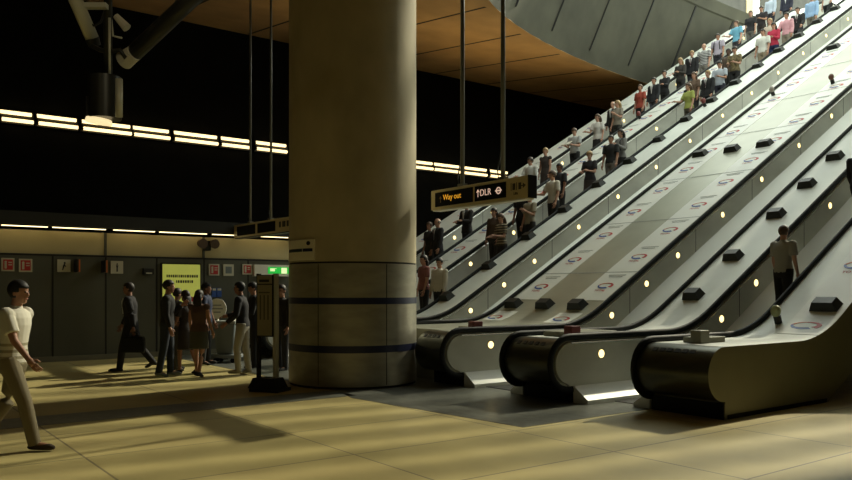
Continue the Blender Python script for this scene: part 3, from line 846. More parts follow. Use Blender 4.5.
MB().box(-.18, .18, -.18, .18, 0, .03).build('foot', M['darkmetal'], rs)
mb = MB(); c = Vector((0, 0, 1.17)); mb.prism([c+RGT*.21*math.cos(a)+Vector((0, 0, .235*math.sin(a)))-FWD*.03 for a in [2*PI*j/28 for j in range(28)]], FWD*.02)
dk = mb.build('disc', mat('white_disc', (.88, .87, .78), .5), rs)
mb = MB()
for k_, (w_, z_) in enumerate(((.1, .08), (.13, .0), (.08, -.08))): mb.obox(c+Vector((0, 0, z_))-FWD*.033, RGT*w_, FWD*.002, (0, 0, .014))
mb.build('print', M['film2'], rs)
# ------------------------------------------------------------------ people
SKIN = [mat('skin_%d' % i, c, .55) for i, c in enumerate([(.50, .28, .19), (.42, .22, .14), (.27, .13, .08), (.10, .05, .03)])]
HAIRC = {k: mat('hair_'+k, c, .6) for k, c in dict(dark=(.018, .013, .01), brown=(.07, .04, .022), blond=(.34, .23, .10), grey=(.22, .21, .19), black=(.008, .008, .008)).items()}

def meshed(mb, vox, smooth=2, name='m'):
    """fuse overlapping lofts into one continuous skin"""
    bmesh.ops.recalc_face_normals(mb.bm, faces=mb.bm.faces)
    me = bpy.data.meshes.new(name); mb.bm.to_mesh(me); mb.bm.free()
    o = bpy.data.objects.new('tmp', me); C.objects.link(o)
    r = o.modifiers.new('r', 'REMESH'); r.mode = 'VOXEL'; r.voxel_size = vox
    s = o.modifiers.new('s', 'SMOOTH'); s.iterations = smooth; s.factor = .5
    dg = bpy.context.evaluated_depsgraph_get()
    out = bpy.data.meshes.new_from_object(o.evaluated_get(dg))
    bpy.data.objects.remove(o); bpy.data.meshes.remove(me)
    out.name = name; out.shade_smooth()
    return out

class Pose:
    """facing +x, left is +y; angles in degrees. arms: (flex, abduct, elbow, inward)"""
    def __init__(s, la=(4, 6, 10, 0), ra=(4, 6, 10, 0), ll=(0, 0), rl=(0, 0), lean=0., fem=False, turn=0., nod=0.):
        s.fem = fem; R = math.radians
        s.sh = .165 if fem else .19
        s.legs = {}; feet = []
        for sg, (hf, kn) in ((1, ll), (-1, rl)):
            hip = Vector((0, sg*.092, .92)); a = R(hf)
            knee = hip + Vector((math.sin(a), 0, -math.cos(a)))*.44
            b = a - R(kn); ank = knee + Vector((math.sin(b), 0, -math.cos(b)))*.42
            c = b*.6
            toe = ank + Vector((.17*math.cos(c*.9)-.0, 0, -.035+.17*math.sin(-abs(c)*.0 if hf >= 0 else c)))
            if hf < 0: toe = ank + Vector((.14, 0, -.06-.05*min(1, kn/40)))
            s.legs[sg] = [hip, knee, ank, toe]; feet.append(min(ank.z-.075, toe.z-.03))
        s.dz = -min(feet)
        s.lean = math.tan(R(lean))
        s.arms = {}
        for sg, (fx, ab, el, inw) in ((1, la), (-1, ra)):
            shd = Vector((0, sg*s.sh, 1.385))
            u = Vector((math.sin(R(fx))*math.cos(R(ab)), sg*math.sin(R(ab)), -math.cos(R(fx))*math.cos(R(ab))))
            elb = shd + u*.285
            v = Vector((math.sin(R(fx+el)), 0, -math.cos(R(fx+el))))
            v = (v + Vector((0, -sg*math.tan(R(inw))+sg*math.sin(R(ab))*.5, 0))).normalized()
            wr = elb + v*.245; hd = wr + v*.09
            s.arms[sg] = [shd, elb, wr, hd, v]
        s.turn = R(turn); s.nod = R(nod)
    def w(s, p):
        """lean and lift"""
        p = Vector(p); x = p.x + (s.lean*(p.z-.92) if p.z > .92 else 0)
        return Vector((x, p.y, p.z+s.dz))
TOR = [(.80, .085, .150), (.88, .115, .168), (.96, .112, .160), (1.06, .098, .138), (1.17, .107, .150), (1.28, .118, .170), (1.35, .108, .182), (1.405, .082, .165), (1.44, .058, .09)]
TORF = [(.80, .09, .155), (.88, .122, .176), (.96, .108, .162), (1.06, .085, .124), (1.17, .100, .136), (1.27, .122, .150), (1.34, .098, .158), (1.40, .072, .142), (1.44, .05, .08)]
def torso(p, grow, z0, z1, n=18, drop=None):
    src = TORF if p.fem else TOR; mb_r = []
    zs = [r for r in src if z0 <= r[0] <= z1]
    if drop: zs = drop + zs
    for z, rx, ry in zs:
        mb_r.append([p.w(((rx+grow)*math.cos(a), (ry+grow)*math.sin(a), z)) for a in [2*PI*j/n for j in range(n)]])
    return mb_r
def limb(mb, pts, rad, n=10):
    out = []; m = 4
    P_, R_ = [], []
    for i in range(len(pts)-1):
        for q in range(m):
            f_ = q/m; P_.append(pts[i].lerp(pts[i+1], f_)); R_.append(rad[i]+(rad[i+1]-rad[i])*f_)
    P_.append(pts[-1]); R_.append(rad[-1]); mb.tube(P_, R_, n)
def head_xf(p):
    hc = p.w((.015+.0, 0, 1.60)); return hc, Matrix.Rotation(p.turn, 3, 'Z') @ Matrix.Rotation(p.nod, 3, 'Y')
def body_mesh(p, vox=.016):
    mb = MB()
    mb.rings(torso(p, 0, .8, 1.44))
    sc = .92 if p.fem else 1
    for sg in (1, -1):
        A = [p.w(q) for q in p.arms[sg][:4]]; v = p.arms[sg][4]
        limb(mb, [A[0]+Vector((0, -sg*.04, .005))] + A[:3], [.055*sc, .053*sc, .040*sc, .027*sc])
        mb.ball(A[0], .058*sc)
        # palm
        a = Vector((0, sg, 0)); b = v.cross(a).normalized(); a = b.cross(v).normalized()
        mb.tube([A[2], A[2]+v*.03, A[2]+v*.085], [.026, .037, .034], 10, None)
        L = [p.w(q) for q in p.legs[sg]]
        limb(mb, L[:3], [.083*sc, .055*sc, .036*sc], 12)
        mb.tube([L[2]+Vector((-.04, 0, -.03)), L[2]+Vector((.03, 0, -.02)), L[3]], [.036, .04, .028], 10)
    hc, hr = head_xf(p)
    H = lambda x, y, z: hc + hr @ Vector((x, y, z))
    limb(mb, [p.w((-.01, 0, 1.40)), p.w((.0, 0, 1.49)), H(-.005, 0, -.03)], [.058*sc, .052*sc, .055*sc], 12)
    def eb(c, r): 
        rx, ry, rz = r; n, m = 14, 9; out = []
        for i in range(1, m):
            al = PI*i/m
            out.append([H(c[0]+rx*math.sin(al)*math.cos(be), c[1]+ry*math.sin(al)*math.sin(be), c[2]-rz*math.cos(al)) for be in [2*PI*j/n for j in range(n)]])
        mb.rings(out)
    eb((-.008, 0, .03), (.094, .074, .092)); eb((.022, 0, -.035), (.064, .054, .075)); eb((.052, 0, -.085), (.028, .03, .024))
    eb((.088, 0, -.012), (.018, .014, .026)); 
    for sg in (1, -1): eb((-.01, sg*.077, -.005), (.018, .010, .030))
    me = meshed(mb, vox, 2, 'body')
    bm = bmesh.new(); bm.from_mesh(me)
    ex = MB(); ex.bm.free(); ex.bm = bm; ex.mats = [0, 1, 2]; ex.mi = 0
    # fingers and thumb
    for sg in (1, -1):
        v = p.arms[sg][4]; wr = p.w(p.arms[sg][2])
        side = Vector((v.z, 0, -v.x)) if abs(v.z) > .3 else Vector((0, sg*1., 0))
        side = (side - v*side.dot(v)).normalized()              # across the knuckles (front of hand = thumb side)
        if abs(v.z) > .3 and side.x < 0: side = -side
        curl = Vector((0, -sg, 0)) if abs(v.z) > .3 else Vector((0, 0, -1)); curl = (curl - v*curl.dot(v)).normalized()
        for i, (o_, l_) in enumerate(((.024, .070), (.008, .078), (-.009, .072), (-.024, .056))):
            b0 = wr + v*.07 + side*o_; b1 = wr + v*.095 + side*o_*1.1
            b2 = b1 + v*l_*.5 + curl*l_*.12; b3 = b2 + v*l_*.38 + curl*l_*.36
            ex.tube([b0, b1, b2, b3], [.0095, .0095, .0085, .0065], 6)
        t0 = wr + v*.03 + side*.022; t1 = t0 + v*.03 + side*.028 + curl*.012; t2 = t1 + v*.034 + side*.006 + curl*.016
        ex.tube([t0, t1, t2], [.012, .0105, .008], 6)
    for sg in (1, -1):
        ex.mi = 1; ex.ball(H(.078, sg*.030, .014), (.011, .013, .008), 8, 6)
    ex.mi = 2; ex.ball(H(.083, 0, -.054), (.008, .024, .006), 8, 6)
    for f_ in bm.faces: f_.smooth = True
    bm.to_mesh(me); bm.free()
    return me
def top_mesh(p, sleeve, hem=.86, grow=.016, vox=.016):
    mb = MB()
    dr = [(hem, .125+grow*.4, .172)] if hem < .86 else None
    mb.rings(torso(p, grow, max(hem, .86) if not dr else hem+.04, 1.44, 18, dr))
    sc = .92 if p.fem else 1
    for sg in (1, -1):
        A = [p.w(q) for q in p.arms[sg][:4]]
        mb.ball(A[0], .060*sc+grow)
        if sleeve == 'none': continue
        if sleeve == 'short': limb(mb, [A[0]+Vector((0, -sg*.04, .01)), A[0], A[0].lerp(A[1], .72)], [.056*sc+grow, .056*sc+grow, .05*sc+grow*1.4])
        else: limb(mb, [A[0]+Vector((0, -sg*.04, .01)), A[0], A[1], A[2]+(A[1]-A[2])*.04], [.056*sc+grow, .056*sc+grow, .044*sc+grow, .032*sc+grow])
    limb(mb, [p.w((-.005, 0, 1.42)), p.w((-.002, 0, 1.475))], [.066, .058 if not p.fem else .05], 12)
    return meshed(mb, vox, 2, 'top')
def trouser_mesh(p, vox=.016, full=1.):
    mb = MB(); mb.rings(torso(p, .012, .8, 1.0, 18))
    sc = .94 if p.fem else 1
    for sg in (1, -1):
        L = [p.w(q) for q in p.legs[sg]]
        limb(mb, [L[0]+Vector((0, 0, .03)), L[0].lerp(L[1], .15), L[1], L[2]+Vector((0, 0, -.02))], [.098*sc, .100*sc, .072*full, .062*full], 12)
    return meshed(mb, vox, 2, 'trousers')
def skirt_mesh(p, z=.52, vox=.018):
    mb = MB(); n = 20; out = []
    for zz, rx, ry in ((z, .165, .2), (.65, .15, .195), (.78, .138, .19), (.88, .136, .188), (.97, .118, .172), (1.02, .10, .15)):
        out.append([p.w((rx*math.cos(a)+(p.legs[1][1].x+p.legs[-1][1].x)*.4*(.92-min(zz, .92)), ry*math.sin(a), zz)) for a in [2*PI*j/n for j in range(n)]])
    mb.rings(out); return meshed(mb, vox, 2, 'skirt')
def shoe_mesh(p, sg):
    mb = MB(); L = [p.w(q) for q in p.legs[sg]]
    d = (L[3]-L[2]); d.normalize()
    lowz = -.058
    mb.tube([L[2]+Vector((-.065, 0, lowz+.018)), L[2]+Vector((-.03, 0, lowz+.03)), L[2]+Vector((.05, 0, lowz+.025)), L[3]+Vector((-.02, 0, .0)), L[3]+Vector((.03, 0, -.01))],
            [.028, .046, .045, .042, .024], 12, (1, .8))
    mb.tube([L[2]+Vector((-.01, 0, .02)), L[2]+Vector((.0, 0, -.045))], [.043, .047], 12)
    return meshed(mb, .012, 1, 'shoe')
def hair_mesh(p, style):
    hc, hr = head_xf(p)
    H = lambda v: hc + hr @ v
    mb = MB(); n, m = 22, 14; g = 1.0
    R_ = Vector((.107, .086, .104)) if style != 'bald' else Vector((.101, .081, .096))
    V = {}
    def ok(v):
        if style == 'bald': return -.045 < v.z-.03 < .02 and v.x < .03
        if v.z < -.055: return False
        if v.x > .035 and v.z < .062+(-.02 if style == 'fringe' else 0): return False
        if v.x > -.005 and v.z < .015: return False
        return True
    grid = []
    for i in range(m+1):
        al = PI*i/m
        grid.append([Vector((-.012+R_.x*math.sin(al)*math.cos(2*PI*j/n), R_.y*math.sin(al)*math.sin(2*PI*j/n), .032-R_.z*math.cos(al))) for j in range(n)])
    vs = [[mb.bm.verts.new(H(q)) for q in row] for row in grid]
    for i in range(m):
        for j in range(n):
            c = (grid[i][j]+grid[i][(j+1) % n]+grid[i+1][j]+grid[i+1][(j+1) % n])/4
            if ok(c): mb.face([vs[i][j], vs[i][(j+1) % n], vs[i+1][(j+1) % n], vs[i+1][j]])
    bmesh.ops.delete(mb.bm, geom=[v for v in mb.bm.verts if not v.link_faces], context='VERTS')
    bmesh.ops.remove_doubles(mb.bm, verts=mb.bm.verts, dist=.0005)
    bmesh.ops.recalc_face_normals(mb.bm, faces=mb.bm.faces)
    bmesh.ops.solidify(mb.bm, geom=list(mb.bm.faces), thickness=.014)
    if style == 'long':
        mb.tube([H(Vector((-.055, 0, .06))), H(Vector((-.085, 0, -.04))), H(Vector((-.08, 0, -.14))), H(Vector((-.075, 0, -.22)))], [.06, .078, .082, .05], 14, (1.15, .55), True, (1, 0, 0))
    if style == 'bun':
        mb.ball(H(Vector((-.115, 0, .06))), .04)
    me = mb.mesh('hair', True); return me
def shirtfront_mesh(p):
    mb = MB(); q = lambda x, y, z: p.w((x, y, z))
    mb.prism([q(.128, 0, 1.12), q(.132, .045, 1.36), q(.10, .06, 1.42), q(.10, -.06, 1.42), q(.132, -.045, 1.36)], (.012, 0, 0)); return mb.mesh('front')
def tie_mesh(p):
    mb = MB(); q = lambda x, y, z: p.w((x, y, z))
    mb.prism([q(.142, 0, 1.13), q(.146, .022, 1.18), q(.138, .012, 1.39), q(.138, -.012, 1.39), q(.146, -.022, 1.18)], (.008, 0, 0)); return mb.mesh('tie')
def strap_mesh(p, y):
    mb = MB(); sgs = [(-.11, 1.15), (-.13, 1.32), (-.06, 1.455), (.05, 1.44), (.135, 1.33), (.135, 1.2), (.12, 1.08)]
    mb.tube([p.w((x, y*(1 if z > 1.2 else 1.2), z)) for x, z in sgs], .02, 8, (1, .4)); return mb.mesh('strap', True)

POSES = {}
for fem in (False, True):
    k_ = 'f' if fem else 'm'
    POSES['stand'+k_] = Pose((6, 7, 14, 0), (2, 7, 12, 0), (2, 3), (-2, 3), 0, fem, 8, 4)
    POSES['rail'+k_] = Pose((5, 8, 18, 0), (26, 10, 62, 4), (3, 4), (0, 3), 2, fem, -14, 8)
    POSES['railL'+k_] = Pose((26, 10, 62, 4), (3, 7, 14, 0), (3, 4), (0, 3), 2, fem, 16, 4)
    POSES['hold'+k_] = Pose((14, 8, 82, 28), (12, 8, 78, 26), (2, 3), (-1, 3), 1, fem, 6, 18)
    POSES['step'+k_] = Pose((18, 8, 30, 0), (-16, 8, 22, 0), (26, 34), (-12, 8), 3, fem, 0, 10)
    POSES['bag'+k_] = Pose((10, 10, 105, 18), (3, 7, 14, 0), (2, 4), (-2, 2), 0, fem, -10, 2)
CACHE = {}
def cached(key, fn):
    if key not in CACHE: CACHE[key] = fn()
    return CACHE[key]
def omat(o, m, i=0):
    o.material_slots[i].link = 'OBJECT'; o.material_slots[i].material = m
def ensure_slots(me, n=1):
    while len(me.materials) < n: me.materials.append(None)
    return me
CLOTH = {}
def cloth(c):
    if not isinstance(c, tuple): return c
    if c not in CLOTH: CLOTH[c] = mat('cloth_%02d' % len(CLOTH), c, .85)
    return CLOTH[c]
def person(label, loc, yaw, pose='standm', top=(.5, .5, .5), sleeve='short', bottom=(.03, .03, .035), lower='trousers', hair='short', hairc='dark', skin=0, suit=False, size=1., straps=False, vest=None, custom=None, vox=.016, shoes=(.02, .018, .015), group='people'):
    p = custom or POSES[pose]; key = label if custom else pose
    me = cached((key, 'body'), lambda: ensure_slots(body_mesh(p, vox), 3))
    o = link('person', me); o.location = loc; o.rotation_euler = (0, 0, yaw); o.scale = (size,)*3
    omat(o, SKIN[skin], 0); omat(o, M['eye'], 1); omat(o, M['lip'], 2)
    tag(o, label, 'person', group)
    hem = .80 if suit else .88
    t = link('jacket' if suit else 'shirt', cached((key, 'top', sleeve, hem), lambda: ensure_slots(top_mesh(p, sleeve, hem, .022 if suit else .016, vox))), o); omat(t, cloth(top))
    if lower == 'trousers':
        t = link('trousers', cached((key, 'tr'), lambda: ensure_slots(trouser_mesh(p, vox))), o)
    else:
        t = link('skirt', cached((key, 'sk', lower), lambda: ensure_slots(skirt_mesh(p, lower))), o)
    omat(t, cloth(bottom))
    if hair: 
        h = link('hair', cached((key, 'hair', hair), lambda: ensure_slots(hair_mesh(p, hair))), o); omat(h, HAIRC[hairc])
    for sg in (1, -1):
        s = link('shoe', cached((key, 'shoe', sg), lambda: ensure_slots(shoe_mesh(p, sg))), o); omat(s, cloth(shoes))
    if suit:
        f_ = link('shirt_front', cached((key, 'front'), lambda: ensure_slots(shirtfront_mesh(p))), o); omat(f_, cloth((.6, .6, .58)))
        if suit == 'tie':
            f_ = link('tie', cached((key, 'tie'), lambda: ensure_slots(tie_mesh(p))), o); omat(f_, cloth((.05, .02, .03)))
    if straps:
        for y in (.1, -.1):
            f_ = link('shoulder_strap', cached((key, 'strap', y), lambda: ensure_slots(strap_mesh(p, y))), o); omat(f_, cloth((.03, .03, .03)))
    return o
def rider(u, Y, label, yaw=PI, dx=0., **kw):
    X = at_y(u, Y)+dx
    # stand on the tread under the feet
    rise = .205; run = rise/K; xs0 = X0+run-.20
    i = max(0, int(math.floor((X-xs0)/run)))
    z = .012 if X < xs0 else rise*(i+1)
    X = min(max(X, xs0+run*i+.12), xs0+run*(i+1)-.10) if X >= xs0 else X
    return person(label, (X, Y, z), yaw + random.uniform(-.18, .18), size=kw.pop('size', random.uniform(1.02, 1.09)), group='people on the escalators', **kw)

N4, F4, N5, F5 = 15.75, 16.3, 18.5, 19.0
stripe1 = stripes('navy_white_stripe', (.55, .55, .52), (.03, .03, .05), 5.5)
stripe2 = stripes('brown_cream_stripe', (.30, .25, .16), (.04, .03, .02), 4.5)
pattern = noisy(mat('olive_print', (.14, .11, .05), .85), 14, .7)
def riders():
    R_ = rider
    # farther flight, from the foot upwards
    R_(430, F5, 'person in dark clothes low on the far flight, right behind the light-shirted man', pose='standf', top=(.03, .025, .02), sleeve='short', bottom=(.02, .02, .02), hairc='brown', skin=1)
    R_(438, N5, 'balding man in a dark suit below the left end of the hanging sign', pose='standm', top=(.018, .018, .02), sleeve='long', suit='tie', hair='bald', hairc='grey')
    R_(468, N5, 'person in a black coat directly under the hanging sign', pose='holdm', top=(.02, .018, .016), sleeve='long', suit=True, hairc='dark')
    R_(531, N5, 'person in a white shirt at the right end of the hanging sign, far flight', pose='railm', top=(.62, .62, .58), sleeve='long', bottom=(.03, .03, .03), hairc='dark', skin=1)
    R_(545, N5, 'woman in a sleeveless dark dress on the far flight', pose='standf', top=(.045, .035, .03), sleeve='none', bottom=(.045, .035, .03), lower=.5, hair='short', hairc='blond', skin=0)
    global READER
    READER = R_(574, N5, 'man in a grey-white shirt looking down at a paper on the far flight', pose='holdm', top=(.42, .43, .42), sleeve='short', bottom=(.02, .02, .022), hairc='brown')
    R_(599, N5, 'woman in a white top and black skirt on the far flight', pose='railf', top=(.62, .60, .56), sleeve='short', bottom=(.02, .02, .02), lower=.5, hair='long', hairc='brown')
    R_(613, F5, 'person in a dark jacket standing just behind the beige-topped woman', pose='standm', top=(.02, .02, .02), sleeve='long', suit=True, hair='bald', hairc='grey')
    R_(618, N5, 'woman in a beige grey top on the far flight, by the brown ceiling corner', pose='bagf', top=(.28, .25, .20), sleeve='short', bottom=(.05, .05, .045), hair='long', hairc='blond')
    R_(639, N5, 'person in a red top on the far flight', pose='standf', top=(.34, .06, .035), sleeve='short', bottom=(.03, .03, .035), hair='short', hairc='brown', skin=1)
    R_(654, N5, 'man in a dark jacket and pale blue trousers beside the red-topped rider', pose='standm', top=(.018, .02, .024), sleeve='long', suit=True, bottom=(.12, .15, .19), hairc='dark', skin=1)
    R_(665, N5, 'woman in a black jacket with one arm raised towards the rail', pose='railLf', top=(.015, .015, .017), sleeve='long', bottom=(.02, .02, .02), hairc='dark')
    R_(679, N5, 'blond woman in a dark cardigan on the far flight', pose='holdf', top=(.04, .035, .03), sleeve='long', bottom=(.03, .03, .03), hair='long', hairc='blond')
    R_(692, N5, 'fair-haired man in a black suit on the far flight', pose='standm', top=(.014, .014, .016), sleeve='long', suit='tie', hairc='blond')
    R_(705, N5, 'man in a striped shirt on the far flight', pose='standm', top=stripe1, sleeve='short', bottom=(.25, .24, .21), hair='bald', hairc='blond')
    R_(718, N5, 'man in a lavender shirt with dark rucksack straps', pose='standm', top=(.42, .38, .46), sleeve='short', bottom=(.03, .03, .04), hairc='dark', straps=True, skin=1)
    R_(736, N5, 'person in a sky blue shirt on the far flight', pose='railm', top=(.16, .42, .58), sleeve='short', bottom=(.05, .05, .06), hairc='brown')
    R_(750, N5, 'woman in a black top high on the far flight, next to the cream pier', pose='standf', top=(.015, .015, .017), sleeve='short', bottom=(.14, .13, .11), hairc='brown')
    R_(762, N5, 'dark-haired person in a black tee near the top of the far flight', pose='holdm', top=(.02, .017, .02), sleeve='short', bottom=(.05, .04, .035), hairc='dark', skin=1)
    R_(770, F5, 'man in a pale blue shirt near the top of the far flight', pose='standm', top=(.48, .56, .66), sleeve='long', bottom=(.03, .03, .04), hairc='brown')
    R_(787, N5, 'man in a dark blue suit with white shirt near the top of the far flight', pose='standm', top=(.02, .022, .04), sleeve='long', suit=True, hairc='brown')
    # nearer flight, from the foot upwards
    R_(424, F4, 'woman with bare arms and a reddish top close to the column', pose='standf', top=(.20, .07, .055), sleeve='short', bottom=(.02, .02, .02), hair='long', hairc='dark', skin=1)
    R_(440, N4, 'dark-haired man in a cream long-sleeved shirt low on the near flight', pose='standm', top=(.50, .45, .36), sleeve='long', bottom=(.02, .02, .02), hairc='black', skin=1)
    R_(492, F4, 'woman in brown under the hanging sign, left of the striped top', pose='standf', top=(.09, .06, .04), sleeve='long', bottom=(.03, .03, .03), hair='long', hairc='dark')
    R_(503, N4, 'woman in a brown and cream striped top just below the hanging sign', pose='holdf', top=stripe2, sleeve='short', bottom=(.03, .025, .02), hair='long', hairc='brown')
    R_(519, F4, 'person in black just below the right end of the hanging sign', pose='standm', top=(.02, .02, .02), sleeve='short', bottom=(.02, .02, .02), hairc='dark', skin=2)
    R_(530, N4, 'person in a beige top just below the right end of the hanging sign', pose='bagm', top=(.34, .30, .22), sleeve='short', bottom=(.03, .03, .03), hairc='brown')
    R_(553, N4, 'broad person in a loose white tee shirt on the near flight', pose='railm', top=(.60, .55, .46), sleeve='short', bottom=(.03, .03, .03), hairc='brown', size=1.12)
    R_(561, F4, 'dark-haired person in a black top right behind the white tee shirt', pose='standm', top=(.025, .025, .03), sleeve='short', bottom=(.02, .02, .02), hairc='black', skin=2)
    R_(591, N4, 'woman in a short-sleeved black dress with folded arms', pose='holdf', top=(.018, .017, .02), sleeve='short', bottom=(.06, .05, .045), lower=.55, hairc='blond', skin=0)
    R_(611, N4, 'man in a dark vest and grey trousers left of the grey-sleeved rider', pose='standm', top=(.02, .02, .02), sleeve='short', bottom=(.2, .19, .17), hairc='dark', skin=1)
    R_(621, N4, 'woman in a grey sleeved top and dark dress, a shoulder bag strap across', pose='bagf', top=(.24, .24, .23), sleeve='long', bottom=(.02, .02, .02), lower=.55, hair='long', hairc='dark', straps=True)
    R_(689, N4, 'woman in a yellow-green top on the near flight', pose='railf', top=(.36, .40, .10), sleeve='short', bottom=(.10, .09, .07), hair='long', hairc='brown')
    R_(695, F4, 'woman in brown print right behind the yellow-green top', pose='standf', top=(.14, .09, .06), sleeve='short', bottom=(.03, .03, .03), hair='long', hairc='brown')
    R_(709, N4, 'fair-haired man in a black suit on the near flight', pose='standm', top=(.014, .014, .016), sleeve='long', suit='tie', hairc='blond')
    R_(721, N4, 'man in a white-blue shirt next to the olive print top', pose='holdm', top=(.40, .44, .50), sleeve='short', bottom=(.03, .03, .05), hairc='dark', skin=1)
    R_(734, N4, 'person in an olive patterned top with arms folded', pose='holdf', top=pattern, sleeve='short', bottom=(.02, .02, .02), hairc='dark', skin=0)
    R_(729, F4, 'dark-skinned person peering from behind the olive patterned top', pose='standm', top=(.10, .07, .05), sleeve='short', bottom=(.02, .02, .02), hairc='black', skin=3)
    R_(763, N4, 'person in a white tee shirt and beige trousers on the near flight', pose='standm', top=(.66, .66, .60), sleeve='short', bottom=(.30, .25, .17), hairc='dark', skin=1)
    R_(774, N4, 'woman in a crimson jacket and blue jeans', pose='holdf', top=(.42, .025, .06), sleeve='long', bottom=(.02, .03, .09), hair='long', hairc='dark', skin=1)
    R_(770, F4, 'blond woman in white right behind the crimson jacket', pose='standf', top=(.5, .42, .34), sleeve='short', bottom=(.1, .1, .1), hair='long', hairc='blond')
    R_(786, N4, 'person in a pink shirt near the top of the near flight', pose='railm', top=(.62, .33, .37), sleeve='long', bottom=(.30, .27, .21), hairc='dark', skin=1)
    R_(799, N4, 'man in a black suit and white shirt near the top of the near flight', pose='stepm', top=(.012, .012, .014), sleeve='long', suit='tie', hairc='dark')
    R_(812, N4, 'man in a bright light blue shirt near the top of the near flight', pose='standm', top=(.30, .46, .68), sleeve='long', bottom=(.16, .15, .12), hairc='brown')
    R_(828, N4, 'person in a white shirt and black trousers highest on the near flight', pose='stepm', top=(.68, .68, .64), sleeve='short', bottom=(.012, .012, .012), hairc='dark')
    # nearest flight, going up
    R_(783, 6.98, 'man in a pale shirt seen from behind on the nearest escalator', yaw=0, pose='standm', top=(.30, .29, .24), sleeve='short', bottom=(.015, .015, .015), hairc='brown', size=.95)
    R_(858, 7.0, 'person in dark clothes cut by the right edge on the nearest escalator', yaw=0, pose='stepm', top=(.012, .012, .012), sleeve='long', suit=False, bottom=(.012, .012, .012), hairc='dark')
riders()

# people on the concourse floor
def stand(u, v, label, yaw_deg, **kw):
    X, Y = at_xy(u, v)
    return person(label, (X, Y, 0), math.radians(yaw_deg), group='people on the concourse', **kw)
toR = -36.8                     # facing the right of the photo
toL = 143.2
coat_pose = Pose((-14, 6, 10, 0), (16, 7, 14, 0), (18, 10), (-18, 22), 3)
coat = stand(131, 371.5, 'person in a long black coat walking alone by the panelled wall', toL+10, custom=coat_pose, top=(.010, .010, .012), sleeve='long', suit=True, bottom=(.010, .010, .010), hairc='dark', skin=2, size=1.02)
stand(167, 376.5, 'person in a dark jacket and blue jeans in front of the lime poster', toR+10, custom=Pose((10, 10, 120, 20), (3, 7, 14, 0), (6, 6), (-6, 6), 2), top=(.016, .016, .016), sleeve='long', bottom=(.02, .028, .04), hairc='dark', skin=1, size=1.02, shoes=(.15, .17, .18))
stand(177, 371.0, 'person in grey partly hidden behind the jeans wearer by the lime poster', toR+40, pose='standf', top=(.10, .09, .08), sleeve='long', bottom=(.05, .05, .045), hairc='dark', skin=1, size=.93)
stand(186, 374.0, 'woman in a dark brown dress, below the red picture of the poster', toL-30, custom=Pose((8, 8, 30, 0), (12, 8, 60, 10), (10, 8), (-10, 14), 1, True), top=(.03, .024, .02), sleeve='short', bottom=(.035, .028, .022), lower=.5, hair='long', hairc='dark', skin=1, size=.92)
stand(199, 377.0, 'woman with bare arms in an olive skirt among the group', toR+80, custom=Pose((4, 7, 14, 0), (6, 8, 20, 0), (8, 5), (-8, 10), 0, True), top=(.10, .055, .04), sleeve='none', bottom=(.07, .07, .05), lower=.55, hair='long', hairc='dark', skin=1, size=.92)
stand(206, 365.0, 'person in a dark blue top beside the round white sign', toR, pose='standm', top=(.018, .028, .07), sleeve='short', bottom=(.02, .02, .02), hairc='black', skin=2)
stand(243, 375.0, 'person in a black top and white trousers by the information stand', toL, custom=Pose((12, 8, 40, 10), (20, 8, 60, 10), (12, 16), (-4, 4), 5), top=(.010, .010, .012), sleeve='long', bottom=(.34, .32, .26), hairc='black', skin=2, size=1.0, shoes=(.35, .33, .26))
stand(254, 369.0, 'person in dark clothes half hidden by the information stand', toL+20, pose='holdm', top=(.014, .014, .014), sleeve='long', bottom=(.012, .012, .012), hairc='black', skin=1)
stand(282, 371.5, 'person in dark clothes glimpsed between the stand and the column', toL+60, pose='standm', top=(.02, .016, .014), sleeve='long', bottom=(.03, .03, .03), hairc='dark', skin=1, size=.97)
# the passer-by in the foreground
wk = Pose((-20, 9, 20, 0), (26, 9, 18, -4), (-14, 24), (22, 8), 4, False, 0, 4)
wl = person('person in a striped white top and khaki trousers striding past at far left', (0, 0, 0), math.radians(toR), custom=wk, top=hem_stripes('white_top_striped_hem', (.70, .68, .57), (.36, .33, .22)), sleeve='short', bottom=(.20, .17, .10), hair='short', hairc='black', skin=1, size=1.0, vox=.010, shoes=(.05, .035, .02), group='people on the concourse')
wx, wy = at_xy(13, 449); wl.location = (wx, wy, 0)

# things people carry
def shoulder_bag(label, loc, yaw, s, m):
    t = thing('bag', label, 'bag', loc); t.rotation_euler = (0, 0, yaw)
    mb = MB(); mb.rings([[(x*s*k_, y*s*k_, z*s) for x, y in ((-.2, -.06), (.2, -.06), (.2, .06), (-.2, .06))] for z, k_ in ((-.14, .94), (-.10, 1), (.1, .96), (.14, .86))]); mb.build('pouch', m, t, False, .015)
    mb = MB(); mb.tube([(-.08*s, 0, .13*s), (-.07*s, 0, .2*s), (0, 0, .22*s), (.07*s, 0, .2*s), (.08*s, 0, .13*s)], .011*s, 8); mb.build('handle', M['black'], t, True)
    MB().box(-.17*s, .17*s, -.066*s, -.056*s, .0, .1*s).build('flap', m, t)
    return t
def hand_at(o, p, sg):
    q = p.w(p.arms[sg][3])*o.scale.x; c_, s_ = math.cos(o.rotation_euler.z), math.sin(o.rotation_euler.z)
    return Vector((q.x*c_-q.y*s_, q.x*s_+q.y*c_, q.z)) + o.location
q = hand_at(coat, coat_pose, 1)
shoulder_bag('black briefcase carried by the person in the long black coat', q+Vector((0, 0, -.235)), math.radians(toR), 1.1, M['rubber'])
q = (hand_at(READER, POSES['holdm'], 1)+hand_at(READER, POSES['holdm'], -1))/2
t = thing('newspaper', 'white folded paper held by the man looking down on the far flight', 'paper', q+Vector((-.06, 0, .05)))
mb = MB(); mb.obox((0, 0, 0), (.10, 0, .06), (0, .16, 0), (-.006, 0, .010)); mb.build('sheets', M['white'], t)
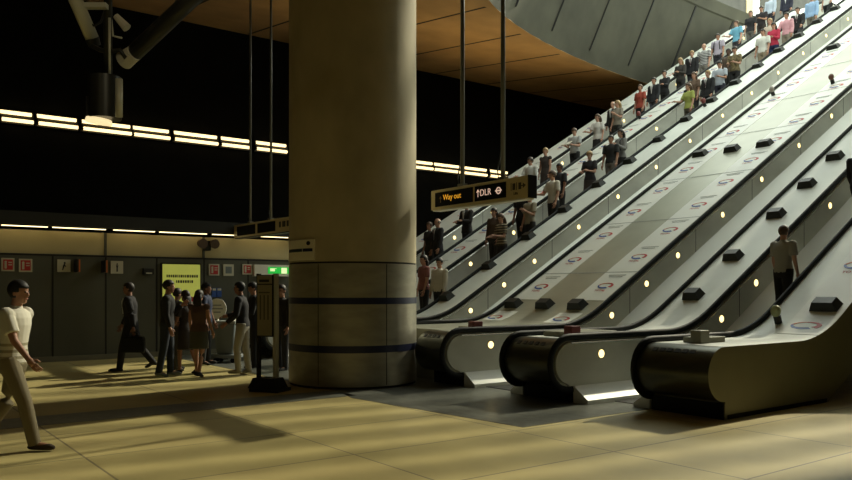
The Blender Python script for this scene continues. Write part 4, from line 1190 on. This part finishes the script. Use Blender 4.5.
mb = MB(); mb.obox((-.01, 0, .012), (.08, 0, .048), (0, .006, 0), (-.003, 0, .005)); mb.build('fold', M['film2'], t)

# ------------------------------------------------------------------ light
def area(name, loc, target, sx, sy, power, col, spread=180):
    l = bpy.data.lights.new(name, 'AREA'); l.shape = 'RECTANGLE'; l.size = sx; l.size_y = sy; l.energy = power; l.color = col
    l.spread = math.radians(spread)
    o = bpy.data.objects.new(name, l); C.objects.link(o); o.location = loc
    o.rotation_euler = (Vector(target)-Vector(loc)).to_track_quat('-Z', 'Y').to_euler(); return o
def spot(name, loc, target, power, col, angle, blend=.6, radius=.2):
    l = bpy.data.lights.new(name, 'SPOT'); l.energy = power; l.color = col; l.spot_size = math.radians(angle); l.spot_blend = blend; l.shadow_soft_size = radius
    o = bpy.data.objects.new(name, l); C.objects.link(o); o.location = loc
    o.rotation_euler = (Vector(target)-Vector(loc)).to_track_quat('-Z', 'Y').to_euler(); return o

w = bpy.data.worlds.new('sky'); bpy.context.scene.world = w; w.use_nodes = True
bg = w.node_tree.nodes['Background']; bg.inputs['Color'].default_value = (.92, 1.0, .90, 1); bg.inputs['Strength'].default_value = 2.9
pl = area('sky_portal', (34, 11.5, 18.6), (34, 11.5, 0), 46, 30, 1, (1, 1, 1)); pl.data.cycles.is_portal = True

sun = bpy.data.lights.new('sun', 'SUN'); sun.energy = 3.6; sun.angle = math.radians(1.2); sun.color = (1, .92, .68)
so = bpy.data.objects.new('sun', sun); C.objects.link(so)
el, az = math.radians(34), math.radians(8)
dirv = Vector((math.cos(el)*math.cos(az), math.cos(el)*math.sin(az), math.sin(el)))
so.rotation_euler = (-dirv).to_track_quat('-Z', 'Y').to_euler(); so.location = (40, 20, 30)

for ux, pw in ((14, 460), (20.5, 820)):
    spot('ceiling_uplight', (ux, 22.4, 3.2), (ux+.6, 20.6, 11), pw, (1, .68, .27), 96, 1, .25)
spot('cluster_fill', (1.5, 3.5, 6.6), (lx, ly, 4.9), 160, (1, .88, .6), 26, .8, .1)  # unseen lamp added to brighten the hanging cluster
spot('hall_floodlight', (-4, 4, 6.5), (6, 12, 1), 40, (1, .85, .5), 110, 1, .4)

sc = bpy.context.scene
sc.view_settings.view_transform = 'Standard'; sc.view_settings.look = 'None'
sc.view_settings.gamma = 1; sc.view_settings.use_curve_mapping = False
sc.view_settings.exposure = 0.0
sc.cycles.use_denoising = True
sc.cycles.max_bounces = 6
sc.cycles.sample_clamp_indirect = 4
